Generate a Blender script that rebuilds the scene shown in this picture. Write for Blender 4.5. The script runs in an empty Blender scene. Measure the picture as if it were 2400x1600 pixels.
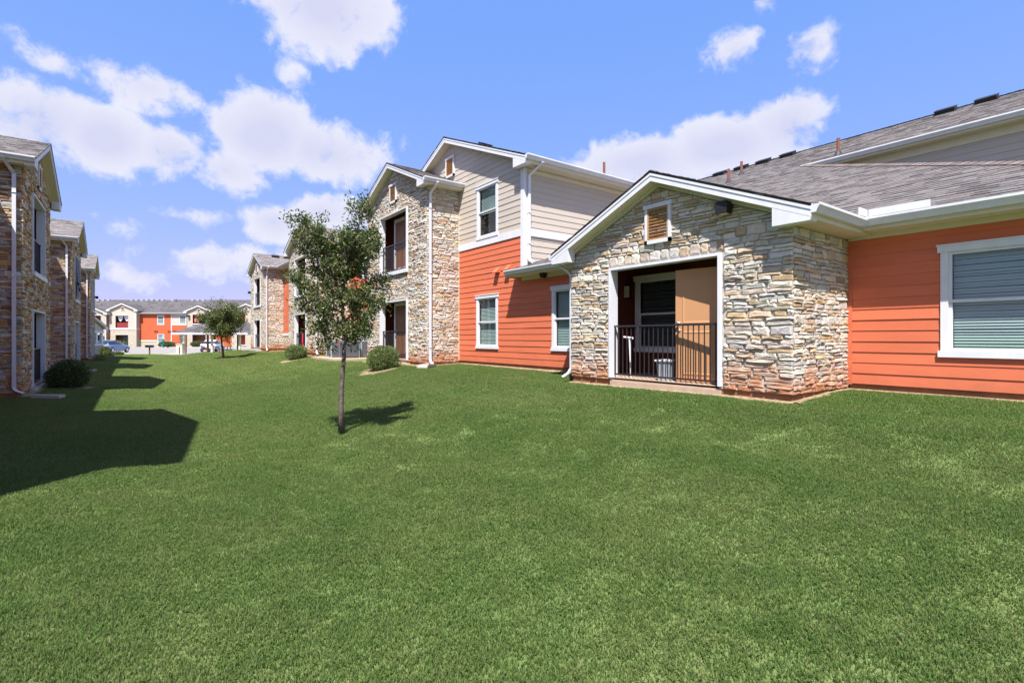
import bpy, math, random
from mathutils import Vector, Matrix
R = math.radians
# ------------------------------------------------------------------ camera, world, sun, exposure
scene = bpy.context.scene
COL = scene.collection
FPX, CX, HY, EZ = 1200.0, 1200.0, 790.0, 1.5          # photo-pixel focal length, centre, horizon; eye height
YAW = math.atan(890.0 / FPX)                          # camera turned right of the lawn's axis (+Y)
SA, CA = math.sin(YAW), math.cos(YAW)
cd = bpy.data.cameras.new('camera'); cam = bpy.data.objects.new('camera', cd); COL.objects.link(cam)
cd.sensor_width = 36; cd.lens = 18.0; cd.shift_y = -10.0 / 2400; cd.clip_start = .05; cd.clip_end = 6000
cam.location = (0, 0, EZ); cam.rotation_euler = (R(90), 0, -YAW); scene.camera = cam
SUN = Vector((-3.0, -3.25, 7.42)).normalized()        # towards the sun
world = bpy.data.worlds.new('World'); scene.world = world; world.use_nodes = True
sl = bpy.data.lights.new('sun', 'SUN'); sl.energy = 4.85; sl.angle = R(.53); sl.color = (1.0, .955, .88)
so = bpy.data.objects.new('sun', sl); COL.objects.link(so)
so.rotation_euler = (-SUN).to_track_quat('-Z', 'Y').to_euler(); so.location = (-20, -22, 50)
vs = scene.view_settings
scene.display_settings.display_device = 'sRGB'
vs.view_transform = 'Standard'; vs.look = 'None'; vs.gamma = 1; vs.use_curve_mapping = False; vs.exposure = 1.1
scene.cycles.max_bounces = 6; scene.cycles.transparent_max_bounces = 8; scene.cycles.use_denoising = True
scene.cycles.caustics_reflective = False; scene.cycles.caustics_refractive = False

def build_world():
    nt = world.node_tree; N = nt.nodes; L = nt.links
    for n in list(N): N.remove(n)
    out = N.new('ShaderNodeOutputWorld'); bg = N.new('ShaderNodeBackground'); L.new(bg.outputs[0], out.inputs[0])
    sky = N.new('ShaderNodeTexSky'); sky.sky_type = 'NISHITA'; sky.sun_disc = False
    sky.sun_elevation = math.asin(SUN.z); sky.sun_rotation = math.atan2(SUN.x, SUN.y) % (2 * math.pi)
    sky.air_density = 1.0; sky.dust_density = .9; sky.ozone_density = 2.2; sky.altitude = 300
    def math_(op, a, b=None, c=None, clamp=False):
        m = N.new('ShaderNodeMath'); m.operation = op; m.use_clamp = clamp
        for i, v in enumerate((a, b, c)):
            if v is None: continue
            if hasattr(v, 'links'): L.new(v, m.inputs[i])
            else: m.inputs[i].default_value = v
        return m.outputs[0]
    tc = N.new('ShaderNodeTexCoord'); d = tc.outputs['Generated']
    sep = N.new('ShaderNodeSeparateXYZ'); L.new(d, sep.inputs[0])
    az = math_('ARCTAN2', sep.outputs[0], sep.outputs[1]); el = math_('ARCSINE', sep.outputs[2])
    comb = N.new('ShaderNodeCombineXYZ'); L.new(az, comb.inputs[0]); L.new(el, comb.inputs[1])
    # cumulus clouds: (azimuth, elevation, half-widths, strength), degrees in the world
    blobs = CLOUDS
    acc = None
    for a, e, sa, se, st in blobs:
        s = N.new('ShaderNodeVectorMath'); s.operation = 'SUBTRACT'; L.new(comb.outputs[0], s.inputs[0]); s.inputs[1].default_value = (R(a), R(e), 0)
        m = N.new('ShaderNodeVectorMath'); m.operation = 'MULTIPLY'; L.new(s.outputs[0], m.inputs[0]); m.inputs[1].default_value = (1 / R(sa), 1 / R(se), 0)
        ln = N.new('ShaderNodeVectorMath'); ln.operation = 'LENGTH'; L.new(m.outputs[0], ln.inputs[0])
        v = math_('MULTIPLY', math_('SUBTRACT', 1.25, ln.outputs['Value']), st)
        acc = v if acc is None else math_('MAXIMUM', acc, v)
    # flat cloud-layer coordinates for the drifting wisps all round the sky
    den = math_('MAXIMUM', math_('ADD', sep.outputs[2], .12), .05)
    wx = math_('DIVIDE', sep.outputs[0], den); wy = math_('DIVIDE', sep.outputs[1], den)
    wc = N.new('ShaderNodeCombineXYZ'); L.new(wx, wc.inputs[0]); L.new(wy, wc.inputs[1])
    def noise(vec, sc, det, rough, dist=0.0, w=None):
        n = N.new('ShaderNodeTexNoise'); n.inputs['Scale'].default_value = sc; n.inputs['Detail'].default_value = det
        n.inputs['Roughness'].default_value = rough; n.inputs['Distortion'].default_value = dist; L.new(vec, n.inputs['Vector']); return n.outputs[0]
    n1 = noise(d, 8.0, 10, .55, .2); n2 = noise(d, 24.0, 10, .66, .3); n3 = noise(wc.outputs[0], 1.1, 8, .6, .4)
    puff = math_('ADD', math_('MULTIPLY', math_('SUBTRACT', n1, .5), 2.0), math_('MULTIPLY', math_('SUBTRACT', n2, .5), 1.1))
    dens = math_('ADD', math_('MINIMUM', acc, .62), puff)
    mr = N.new('ShaderNodeMapRange'); mr.interpolation_type = 'SMOOTHSTEP'; L.new(dens, mr.inputs[0])
    mr.inputs[1].default_value = .11; mr.inputs[2].default_value = .58
    wisp = N.new('ShaderNodeMapRange'); wisp.interpolation_type = 'SMOOTHSTEP'; L.new(n3, wisp.inputs[0])
    wisp.inputs[1].default_value = .60; wisp.inputs[2].default_value = .85; wisp.inputs[4].default_value = .35
    cov = math_('MULTIPLY', math_('MAXIMUM', mr.outputs[0], wisp.outputs[0]), .93)
    # thick middles turn a little lavender
    thick = N.new('ShaderNodeMapRange'); L.new(math_('ADD', math_('MULTIPLY', acc, .8), math_('MULTIPLY', n1, .9)), thick.inputs[0]); thick.inputs[1].default_value = .55; thick.inputs[2].default_value = 1.3
    cc = N.new('ShaderNodeMixRGB'); L.new(thick.outputs[0], cc.inputs[0]); cc.inputs[1].default_value = CLOUD_A; cc.inputs[2].default_value = CLOUD_B
    # grade of the sky as in the photograph: soft, even periwinkle blue
    sc = N.new('ShaderNodeSeparateColor'); L.new(sky.outputs[0], sc.inputs[0]); tint = N.new('ShaderNodeCombineColor')
    for i in range(3): L.new(math_('MULTIPLY', math_('POWER', sc.outputs[i], SKY_GRADE[i][0]), SKY_GRADE[i][1]), tint.inputs[i])
    mix = N.new('ShaderNodeMixRGB'); L.new(cov, mix.inputs[0]); L.new(tint.outputs[0], mix.inputs[1]); L.new(cc.outputs[0], mix.inputs[2])
    L.new(mix.outputs[0], bg.inputs[0]); bg.inputs[1].default_value = .097
    world.cycles.sampling_method = 'MANUAL'; world.cycles.sample_map_resolution = 512
SKY_GRADE = ((.686, 1.03), (.346, 1.66), (.10, 4.25)); CLOUD_A = (4.5, 4.5, 4.9, 1); CLOUD_B = (3.45, 3.5, 4.4, 1)
def dirof(px, py):
    r = (px - CX) / FPX; u = (HY - py) / FPX
    x, y = SA + r * CA, CA - r * SA
    return math.degrees(math.atan2(x, y)), math.degrees(math.atan2(u, math.hypot(x, y)))
CLOUDS = []
for px, py, hw, hh, st in (                       # photo-pixel centres only serve to read off the sky directions
    (755, 20, 165, 85, 1.0), (620, 320, 130, 85, 1.0), (770, 360, 140, 65, .9), (530, 400, 110, 55, .8),
    (90, 290, 160, 95, 1.0), (250, 330, 150, 70, .95), (400, 360, 110, 60, .9), (-120, 300, 200, 120, 1.0),
    (340, 205, 140, 55, .62), (430, 225, 60, 45, .5), (120, 150, 90, 35, .4),
    (1850, 300, 110, 75, 1.0), (1700, 345, 160, 60, 1.0), (1500, 385, 160, 55, .95),
    (1900, 110, 80, 52, .72), (1720, 115, 80, 45, .62), (640, 520, 75, 40, .85), (760, 500, 95, 45, .85),
    (470, 505, 80, 28, .6), (290, 530, 70, 26, .5), (480, 615, 160, 45, .66), (330, 650, 130, 38, .55), (700, 640, 90, 40, .55), (1800, 10, 40, 30, .4),
    (690, 185, 30, 30, .3), (560, 190, 30, 25, .25)):
    a, e = dirof(px, py); rr = math.hypot(px - CX, FPX); k = math.degrees(1) / rr
    c2 = FPX / rr
    CLOUDS.append((a, e, hw * k * c2 * 1.05, hh * k * 1.05, st))
random.seed(5)
for i in range(26):                               # the rest of the sky carries on in the same way
    a = 100 + i * 255 / 26 + random.uniform(-5, 5)
    e = random.choice((8, 14, 20, 28, 38)) + random.uniform(-3, 3)
    CLOUDS.append((((a + 180) % 360) - 180, e, random.uniform(5, 9), random.uniform(2, 4), random.uniform(.5, 1)))
for i in range(34):                               # unseen clouds added overhead to lift the light in the shade
    e = 43 + 40 * (i % 12) / 12 + random.uniform(-2, 2); c = max(.15, math.cos(R(e)))
    CLOUDS.append((-180 + i * 137.5 % 360, e, random.uniform(6, 10) / c, random.uniform(4, 7), random.uniform(.7, 1)))
build_world()

# ------------------------------------------------------------------ helpers
def onx(px, py, x):
    r = (px - CX) / FPX; t = x / (SA + r * CA); return (x, t * (CA - r * SA), EZ + t * (HY - py) / FPX)
def atd(px, py, f):                                # point at forward distance f
    r = (px - CX) / FPX; return Vector((f * (SA + r * CA), f * (CA - r * SA), EZ + f * (HY - py) / FPX))
def proj(p):
    f = p[0] * SA + p[1] * CA; r = p[0] * CA - p[1] * SA
    return (CX + FPX * r / f, HY - FPX * (p[2] - EZ) / f, f) if f > .1 else (1e6, 1e6, f)

class MB:
    def __init__(s): s.v = []; s.f = []; s.m = []; s.c = []; s.col = None
    def vert(s, p):
        s.v.append(tuple(p)); s.c.append(s.col or (1, 1, 1)); return len(s.v) - 1
    def poly(s, pts, m=0): s.f.append([s.vert(p) for p in pts]); s.m.append(m)
    def faces(s, pts, fs, m=0):
        b = [s.vert(p) for p in pts]
        for f in fs: s.f.append([b[i] for i in f]); s.m.append(m)
    def box(s, x0, x1, y0, y1, z0, z1, m=0):
        p = [(x, y, z) for z in (z0, z1) for y in (y0, y1) for x in (x0, x1)]
        s.faces(p, [(0, 2, 3, 1), (4, 5, 7, 6), (0, 1, 5, 4), (2, 6, 7, 3), (0, 4, 6, 2), (1, 3, 7, 5)], m)
    def obox(s, c, ax, ay, az, m=0):               # box from centre and half-axis vectors
        c, ax, ay, az = map(Vector, (c, ax, ay, az))
        p = [c + i * ax + j * ay + k * az for k in (-1, 1) for j in (-1, 1) for i in (-1, 1)]
        s.faces(p, [(0, 2, 3, 1), (4, 5, 7, 6), (0, 1, 5, 4), (2, 6, 7, 3), (0, 4, 6, 2), (1, 3, 7, 5)], m)
    def bar(s, a, b, w, h=None, m=0, up=(0, 0, 1)):
        a, b = Vector(a), Vector(b); d = (b - a).normalized(); u = Vector(up)
        if abs(d.dot(u)) > .95: u = Vector((1, 0, 0))
        x = d.cross(u).normalized(); y = x.cross(d)
        s.obox((a + b) / 2, x * w / 2, (b - a) / 2, y * (h or w) / 2, m)
    def extr(s, poly, y0, y1, m=0):                # polygon in (x,z) pushed from y0 to y1
        n = len(poly); b0 = [s.vert((p[0], y0, p[1])) for p in poly]; b1 = [s.vert((p[0], y1, p[1])) for p in poly]
        s.f.append(b0); s.f.append(b1[::-1]); s.m += [m, m]
        for i in range(n): s.f.append([b0[i], b1[i], b1[(i + 1) % n], b0[(i + 1) % n]]); s.m.append(m)
    def sweep(s, path, prof, side, m=0, caps=True):  # closed profile (a along side, b along side x tangent) along a path
        path = [Vector(p) for p in path]; side = Vector(side).normalized(); rings = []
        for i, p in enumerate(path):
            t = ((path[min(i + 1, len(path) - 1)] - p).normalized() if i < len(path) - 1 else Vector()) + ((p - path[i - 1]).normalized() if i else Vector())
            t.normalize(); up = side.cross(t).normalized(); k = 1.0
            if 0 < i < len(path) - 1:
                c = (path[i + 1] - p).normalized().dot(t); k = 1 / max(c, .5)
            rings.append([s.vert(p + side * a + up * b * k) for a, b in prof])
        n = len(prof)
        for a, b in zip(rings, rings[1:]):
            for i in range(n): s.f.append([a[i], a[(i + 1) % n], b[(i + 1) % n], b[i]]); s.m.append(m)
        if caps: s.f.append(rings[0][::-1]); s.f.append(rings[-1][:]); s.m += [m, m]
    def tube(s, path, rad, n=7, m=0, caps=True):
        path = [Vector(p) for p in path]; rings = []
        for i, p in enumerate(path):
            t = (path[min(i + 1, len(path) - 1)] - path[max(i - 1, 0)]).normalized()
            x = t.cross(Vector((.31, .22, .93)) if abs(t.z) < .9 else Vector((1, .1, 0))).normalized(); y = t.cross(x)
            r = rad[i] if isinstance(rad, (list, tuple)) else rad
            rings.append([s.vert(p + (x * math.cos(2 * math.pi * k / n) + y * math.sin(2 * math.pi * k / n)) * r) for k in range(n)])
        for a, b in zip(rings, rings[1:]):
            for i in range(n): s.f.append([a[i], a[(i + 1) % n], b[(i + 1) % n], b[i]]); s.m.append(m)
        if caps: s.f.append(rings[0][::-1]); s.f.append(rings[-1][:]); s.m += [m, m]
    def lathe(s, prof, c=(0, 0, 0), n=12, m=0):      # profile (r, z)
        rings = [[s.vert((c[0] + r * math.cos(2 * math.pi * k / n), c[1] + r * math.sin(2 * math.pi * k / n), c[2] + z)) for k in range(n)] for r, z in prof]
        for a, b in zip(rings, rings[1:]):
            for i in range(n): s.f.append([a[i], a[(i + 1) % n], b[(i + 1) % n], b[i]]); s.m.append(m)
        s.f.append(rings[0][::-1]); s.f.append(rings[-1][:]); s.m += [m, m]
    def xform(s, M):
        s.v = [tuple(M @ Vector(p)) for p in s.v]
    def mesh(s, name, mats, smooth=False, colour=False):
        me = bpy.data.meshes.new(name); me.from_pydata(s.v, [], s.f)
        for x in (mats if isinstance(mats, (list, tuple)) else [mats]): me.materials.append(x)
        me.polygons.foreach_set('material_index', s.m)
        if smooth: me.polygons.foreach_set('use_smooth', [True] * len(s.f))
        if colour:
            a = me.color_attributes.new('tint', 'FLOAT_COLOR', 'POINT')
            a.data.foreach_set('color', [k for c in s.c for k in (*c, 1.0)])
        me.update(); return me

def link(name, me, parent=None, loc=(0, 0, 0), rz=0.0):
    o = bpy.data.objects.new(name, me); COL.objects.link(o)
    if parent is not None: o.parent = parent
    o.location = loc; o.rotation_euler = (0, 0, rz); return o
def thing(name, label, cat, loc=(0, 0, 0), rz=0.0, group=None):
    o = link(name, None, None, loc, rz); return tag(o, label, cat, group)
def tag(o, label, cat, group=None):
    o['label'] = label; o['category'] = cat
    if group: o['group'] = group
    return o
def structure(o): o['kind'] = 'structure'; return o
def stuff(o): o['kind'] = 'stuff'; return o
def clip(poly, a, b, c):                              # keep a*x+b*y<=c
    out = []
    for i in range(len(poly)):
        p, q = poly[i], poly[(i + 1) % len(poly)]
        dp, dq = a * p[0] + b * p[1] - c, a * q[0] + b * q[1] - c
        if dp <= 0: out.append(p)
        if (dp < 0 < dq) or (dq < 0 < dp):
            t = dp / (dp - dq); out.append((p[0] + t * (q[0] - p[0]), p[1] + t * (q[1] - p[1])))
    return out
def area(p): return .5 * abs(sum(p[i][0] * p[(i + 1) % len(p)][1] - p[(i + 1) % len(p)][0] * p[i][1] for i in range(len(p)))) if len(p) > 2 else 0

# ------------------------------------------------------------------ materials
def mat(name, col, rough=.7, var=.12, scale=6.0, bump=0.0, bscale=60.0, spec=.3, tint=False, metal=0.0, stretch=(1, 1, 1), hue=None, stain=None, trans=0.0, each=0.0):
    m = bpy.data.materials.new(name); m.use_nodes = True; nt = m.node_tree; N = nt.nodes; L = nt.links
    b = N['Principled BSDF']; b.inputs['Roughness'].default_value = rough; b.inputs['Metallic'].default_value = metal
    b.inputs['Specular IOR Level'].default_value = spec
    geo = N.new('ShaderNodeNewGeometry'); mp = N.new('ShaderNodeMapping'); L.new(geo.outputs['Position'], mp.inputs[0]); mp.inputs['Scale'].default_value = stretch
    n = N.new('ShaderNodeTexNoise'); n.inputs['Scale'].default_value = scale; n.inputs['Detail'].default_value = 6; n.inputs['Roughness'].default_value = .62; L.new(mp.outputs[0], n.inputs['Vector'])
    mr = N.new('ShaderNodeMapRange'); L.new(n.outputs[0], mr.inputs[0]); mr.inputs[1].default_value = .25; mr.inputs[2].default_value = .75
    mix = N.new('ShaderNodeMixRGB'); L.new(mr.outputs[0], mix.inputs[0])
    lo = [c * (1 - var) for c in col]; hi = [c * (1 + var) for c in col]
    if hue: hi = [h * (1 + var) for h in hue]
    mix.inputs[1].default_value = (*lo, 1); mix.inputs[2].default_value = (*hi, 1); cur = mix.outputs[0]
    if tint:
        at = N.new('ShaderNodeAttribute'); at.attribute_name = 'tint'
        mm = N.new('ShaderNodeMixRGB'); mm.blend_type = 'MULTIPLY'; mm.inputs[0].default_value = 1; L.new(cur, mm.inputs[1]); L.new(at.outputs['Color'], mm.inputs[2]); cur = mm.outputs[0]
    if stain:                                        # (colour, low z, high z): soil splashed on the wall's foot
        sp = N.new('ShaderNodeSeparateXYZ'); L.new(geo.outputs['Position'], sp.inputs[0])
        n2 = N.new('ShaderNodeTexNoise'); n2.inputs['Scale'].default_value = 3.5; n2.inputs['Detail'].default_value = 5; L.new(geo.outputs['Position'], n2.inputs['Vector'])
        ad = N.new('ShaderNodeMath'); ad.operation = 'MULTIPLY_ADD'; L.new(n2.outputs[0], ad.inputs[0]); ad.inputs[1].default_value = -.9; L.new(sp.outputs[2], ad.inputs[2])
        r2 = N.new('ShaderNodeMapRange'); L.new(ad.outputs[0], r2.inputs[0]); r2.inputs[1].default_value = stain[1] - .45; r2.inputs[2].default_value = stain[2] - .45; r2.inputs[3].default_value = stain[3]; r2.inputs[4].default_value = 0
        ms = N.new('ShaderNodeMixRGB'); L.new(r2.outputs[0], ms.inputs[0]); L.new(cur, ms.inputs[1]); ms.inputs[2].default_value = (*stain[0], 1); cur = ms.outputs[0]
    if each:                                         # pieces differ a little from one another
        oi = N.new('ShaderNodeObjectInfo'); r3 = N.new('ShaderNodeMapRange'); L.new(oi.outputs['Random'], r3.inputs[0]); r3.inputs[3].default_value = 1 - each; r3.inputs[4].default_value = 1 + each
        hv = N.new('ShaderNodeHueSaturation'); L.new(r3.outputs[0], hv.inputs['Value']); L.new(cur, hv.inputs['Color']); cur = hv.outputs[0]
    L.new(cur, b.inputs['Base Color'])
    if bump:
        nb = N.new('ShaderNodeTexNoise'); nb.inputs['Scale'].default_value = bscale; nb.inputs['Detail'].default_value = 7; nb.inputs['Roughness'].default_value = .65; L.new(mp.outputs[0], nb.inputs['Vector'])
        bp = N.new('ShaderNodeBump'); bp.inputs['Strength'].default_value = bump; bp.inputs['Distance'].default_value = .02; L.new(nb.outputs[0], bp.inputs['Height']); L.new(bp.outputs[0], b.inputs['Normal'])
    if trans:                                        # leaves let light through
        tr = N.new('ShaderNodeBsdfTranslucent'); L.new(cur, tr.inputs[0]); mx = N.new('ShaderNodeMixShader'); mx.inputs[0].default_value = trans
        L.new(b.outputs[0], mx.inputs[1]); L.new(tr.outputs[0], mx.inputs[2]); L.new(mx.outputs[0], N['Material Output'].inputs[0])
    return m
def glass(name, tintc, gloss=.0):
    m = bpy.data.materials.new(name); m.use_nodes = True; nt = m.node_tree; N = nt.nodes; L = nt.links
    for n in list(N):
        if n.type != 'OUTPUT_MATERIAL': N.remove(n)
    t = N.new('ShaderNodeBsdfTransparent'); t.inputs[0].default_value = (*tintc, 1); g = N.new('ShaderNodeBsdfGlossy'); g.inputs['Roughness'].default_value = .02
    lw = N.new('ShaderNodeLayerWeight'); lw.inputs[0].default_value = .5; pw = N.new('ShaderNodeMath'); pw.operation = 'POWER'; L.new(lw.outputs['Facing'], pw.inputs[0]); pw.inputs[1].default_value = 4
    mx = N.new('ShaderNodeMixShader'); ma = N.new('ShaderNodeMath'); ma.operation = 'MULTIPLY_ADD'; ma.inputs[1].default_value = .7; ma.inputs[2].default_value = .07 + gloss
    L.new(pw.outputs[0], ma.inputs[0]); L.new(ma.outputs[0], mx.inputs[0]); L.new(t.outputs[0], mx.inputs[1]); L.new(g.outputs[0], mx.inputs[2]); L.new(mx.outputs[0], N['Material Output'].inputs[0])
    return m
RED = (.44, .17, .075)
M = {}
M['stone'] = mat('stone', (1, 1, 1), .9, .18, 14, .6, 42, .15, tint=True, stain=(RED, .66, 1.16, .9))
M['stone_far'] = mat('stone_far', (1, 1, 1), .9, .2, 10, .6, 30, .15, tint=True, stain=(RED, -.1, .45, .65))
M['mortar'] = mat('mortar', (.46, .43, .395), .95, .2, 9, .5, 80, .1)
M['orange'] = mat('orange_paint', (.585, .150, .075), .6, .09, .9, .25, 90, .25, stretch=(1, 1, 9), stain=((.42, .13, .07), .62, 1.0, .6), each=.05)
M['beige'] = mat('beige_paint', (.475, .42, .365), .6, .05, 1.3, .12, 160, .3, stretch=(1, 1, 7), each=.03)
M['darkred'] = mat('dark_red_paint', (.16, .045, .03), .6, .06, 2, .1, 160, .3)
M['white'] = mat('white_trim', (.645, .65, .70), .5, .08, 7, .08, 120, .35, stretch=(1, 1, .25))
M['cream'] = mat('cream_soffit', (.62, .56, .44), .65, .04, 3, .05, 120, .3)
M['gutter'] = mat('white_gutter', (.62, .63, .68), .35, .09, 6, .05, 30, .45, stretch=(1, 1, .3))
M['shingle'] = mat('shingle', (1, 1, 1), .92, .3, 40, .9, 260, .15, tint=True)
M['shingle_edge'] = mat('shingle_edge', (.05, .047, .047), .9, .2, 20, 0, 1, .2)
M['foundation'] = mat('foundation', (.27, .125, .07), .9, .25, 5, .3, 60, .15)
M['concrete'] = mat('concrete', (.46, .34, .26), .88, .14, 5, .25, 70, .2)
M['pale_concrete'] = mat('pale_concrete', (.40, .375, .35), .88, .12, 3, .2, 60, .2)
M['brown'] = mat('brown_vent', (.36, .20, .09), .55, .08, 8)
M['tan_door'] = mat('tan_door', (.50, .26, .13), .5, .03, 4)
M['brown_door'] = mat('brown_door', (.22, .10, .05), .5, .05, 4)
M['rail'] = mat('rail_metal', (.028, .026, .032), .38, .1, 8, 0, 1, .5)
M['black'] = mat('black_plastic', (.02, .02, .022), .45, .1, 8)
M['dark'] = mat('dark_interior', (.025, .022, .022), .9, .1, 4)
M['chrome'] = mat('brushed_steel', (.62, .62, .62), .3, .05, 30, 0, 1, .5, metal=1)
M['copper'] = mat('copper_pipe', (.20, .075, .05), .6, .15, 20)
M['glass'] = glass('window_glass', (.62, .71, .71)); M['glass_dark'] = glass('unlit_porch_glass', (.32, .35, .35)); M['orange_far'] = mat('orange_paint_darkened', (.46, .105, .045), .6, .06, 1.3, .1, 60, .25, stretch=(1, 1, 7)); M['screen'] = mat('insect_screen', (.10, .13, .15), .6, .1, 8)  # glass darkened for the unlit porch; far orange darkened to offset full sun
M['blind'] = mat('blind_slat', (.66, .72, .69), .5, .04, 5)
M['bark'] = mat('bark', (.085, .062, .052), .95, .5, 28, 1.0, 55, .1, stretch=(1, 1, .4), hue=(.15, .12, .105))
M['leaf'] = mat('oak_leaf', (1, 1, 1), .38, .2, 3, 0, 1, .5, tint=True, trans=.35)
M['soil'] = mat('soil', (.20, .145, .095), .97, .3, 9, .9, 60, .1, hue=(.36, .27, .17))
M['ac_grey'] = mat('ac_grey', (.16, .18, .21), .5, .06, 6, 0, 1, .4)
M['ac_light'] = mat('ac_light', (.33, .36, .41), .5, .06, 6, 0, 1, .4)
M['red_badge'] = mat('red_badge', (.55, .07, .05), .5)
M['red_cloth'] = mat('red_cloth', (.5, .03, .06), .8)
M['asphalt'] = mat('asphalt', (.25, .235, .23), .92, .1, 2, .2, 90, .15)
M['tyre'] = mat('tyre', (.02, .02, .02), .85); M['carglass'] = mat('car_glass', (.02, .025, .03), .08, .05, 5, 0, 1, .7)
M['teal'] = mat('teal_paint', (.02, .16, .15), .5); M['grey_wood'] = mat('dark_coated_steel', (.05, .05, .055), .6)
M['lens'] = mat('lamp_lens', (.75, .72, .62), .3); M['curtain'] = mat('white_curtain', (.7, .7, .75), .8); M['maroon'] = mat('maroon_cloth', (.22, .03, .035), .85)
M['orange_cloth'] = mat('orange_cloth', (.6, .16, .08), .8)
# ------------------------------------------------------------------ wall, stone, siding, roof systems
STONES, SHINGLES = {}, {}
class Frame:                                          # wall-local axes: x along the wall (left to right from outside), y inwards, z up
    def __init__(s, th, x, y, rz):
        s.th = th; s.O = Vector((x, y, 0)); s.rz = R(rz); s.U = Vector((math.cos(s.rz), math.sin(s.rz), 0)); s.V = Vector((-math.sin(s.rz), math.cos(s.rz), 0))
    def P(s, u, y, z): return s.O + s.U * u + s.V * y + Vector((0, 0, z))
    def put(s, name, me, parent=None):
        if parent is not None: return link(name, me, parent)
        return link(name, me, s.th, s.O - s.th.location, s.rz)
def backing(mb, w, zb, zt, lines, holes, y0=0.0, y1=.14, u0=0.0):
    us = sorted({u0, w, *[h[i] for h in holes for i in (0, 2) if u0 < h[i] < w]})
    for a, b in zip(us, us[1:]):
        zs = [(zb, zt)]
        for h in holes:
            if h[0] < (a + b) / 2 < h[2]:
                nz = []
                for p, q in zs:
                    if h[1] > p: nz.append((p, min(q, h[1])))
                    if h[3] < q: nz.append((max(p, h[3]), q))
                zs = [z for z in nz if z[1] - z[0] > .01]
        for p, q in zs:
            poly = [(a, p), (b, p), (b, q), (a, q)]
            for l in lines: poly = clip(poly, *l)
            if len(poly) > 2 and area(poly) > 1e-4: mb.extr(poly, y0, y1)
def gable_lines(uc, za, s): return [(s, 1, za + s * uc), (-s, 1, za - s * uc)]
PAL_R = [((.60, .53, .455), 5), ((.585, .545, .505), 4.2), ((.48, .45, .425), 1.8), ((.55, .43, .315), 2.6), ((.52, .375, .235), 1.5), ((.37, .27, .19), .6), ((.52, .445, .375), 2.0)]
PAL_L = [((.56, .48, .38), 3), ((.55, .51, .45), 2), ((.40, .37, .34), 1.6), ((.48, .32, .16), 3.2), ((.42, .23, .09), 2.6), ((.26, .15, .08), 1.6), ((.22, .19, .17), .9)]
def pick(rng, pal):
    t = rng.random() * sum(w for _, w in pal)
    for c, w in pal:
        t -= w
        if t <= 0: break
    k = rng.uniform(.82, 1.13); return tuple(min(.85, x * k * rng.uniform(.97, 1.03)) for x in c)
def stone_rects(rng, u0, u1, z0, z1, k=1.0):
    z = z0; out = []
    while z < z1 - .005:
        bh = rng.uniform(.095, .168) * k
        if z1 - z - bh < .07: bh = z1 - z
        u = u0 - rng.uniform(0, .3)
        while u < u1:
            bw = rng.uniform(.4, 1.0) * k
            a, b = max(u, u0), min(u + bw, u1)
            if u1 - b < .12 * k: b = u1; bw = u1 - u + .001
            t = rng.random()
            if t < .12: rows = [(0, 1, .26)]
            elif t < .86 or bh < .155 * k:
                f = rng.uniform(.33, .67); rows = [(0, f, .31), (f, 1, .31)]
            else:
                f = rng.uniform(.27, .38); g = rng.uniform(.6, .72); rows = [(0, f, .36), (f, g, .36), (g, 1, .36)]
            for lo, hi, tw in rows:
                x = a
                while x < b - .01:
                    ww = rng.uniform(.6, 1.5) * tw * k
                    if b - x - ww < .1 * k: ww = b - x
                    out.append((x, z + lo * bh, x + ww, z + hi * bh)); x += ww
            u += bw
        z += bh
    return out
def stone_geo(rng, poly, dmin, dmax, n):
    # resample the outline to n points, wobble it, then build a split-face pillow (y negative is outward)
    L_ = [math.dist(poly[i], poly[(i + 1) % len(poly)]) for i in range(len(poly))]; tot = sum(L_); pts = []
    for i, p in enumerate(poly):
        q = poly[(i + 1) % len(poly)]; k = max(1, round(n * L_[i] / tot)); k = min(k, 3)
        for j in range(k): t = j / k; pts.append((p[0] + (q[0] - p[0]) * t, p[1] + (q[1] - p[1]) * t))
    cx = sum(p[0] for p in pts) / len(pts); cz = sum(p[1] for p in pts) / len(pts)
    w = max(p[0] for p in pts) - min(p[0] for p in pts); h = max(p[1] for p in pts) - min(p[1] for p in pts)
    g = .005; j = min(.011, .11 * min(w, h)); d = rng.uniform(dmin, dmax); o = []
    for x, z in pts:
        sx = (x - cx) / (w / 2 + 1e-6); sz = (z - cz) / (h / 2 + 1e-6)
        cr = 1 - .10 * max(0, abs(sx) + abs(sz) - 1.3) / .7
        o.append((cx + (x - cx) * cr - math.copysign(g, sx) * min(1, abs(sx) * 1.5) + rng.uniform(-j, j), cz + (z - cz) * cr - math.copysign(g, sz) * min(1, abs(sz) * 1.5) + rng.uniform(-j, j)))
    m = len(o); v = [(x, .01, z) for x, z in o]; v += [(x, -d * rng.uniform(.35, .8), z) for x, z in o]
    tl = rng.uniform(-.25, .25)
    sh = min(.028, .26 * min(w, h))
    for x, z in o:
        q = math.hypot(x - cx, z - cz) + 1e-6; kx = 1 - sh / q if q > sh * 1.3 else .3
        v.append((cx + (x - cx) * kx, -d * (rng.uniform(.78, 1.15) + tl * (z - cz) / h), cz + (z - cz) * kx))
    v.append((cx + rng.uniform(-.15, .15) * w, -d * rng.uniform(.8, 1.15), cz + rng.uniform(-.15, .15) * h))
    f = []
    for i in range(m):
        k = (i + 1) % m
        f += [(i, k, m + k, m + i), (m + i, m + k, 2 * m + k, 2 * m + i), (2 * m + i, 2 * m + k, 3 * m)]
    return v, f
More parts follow.
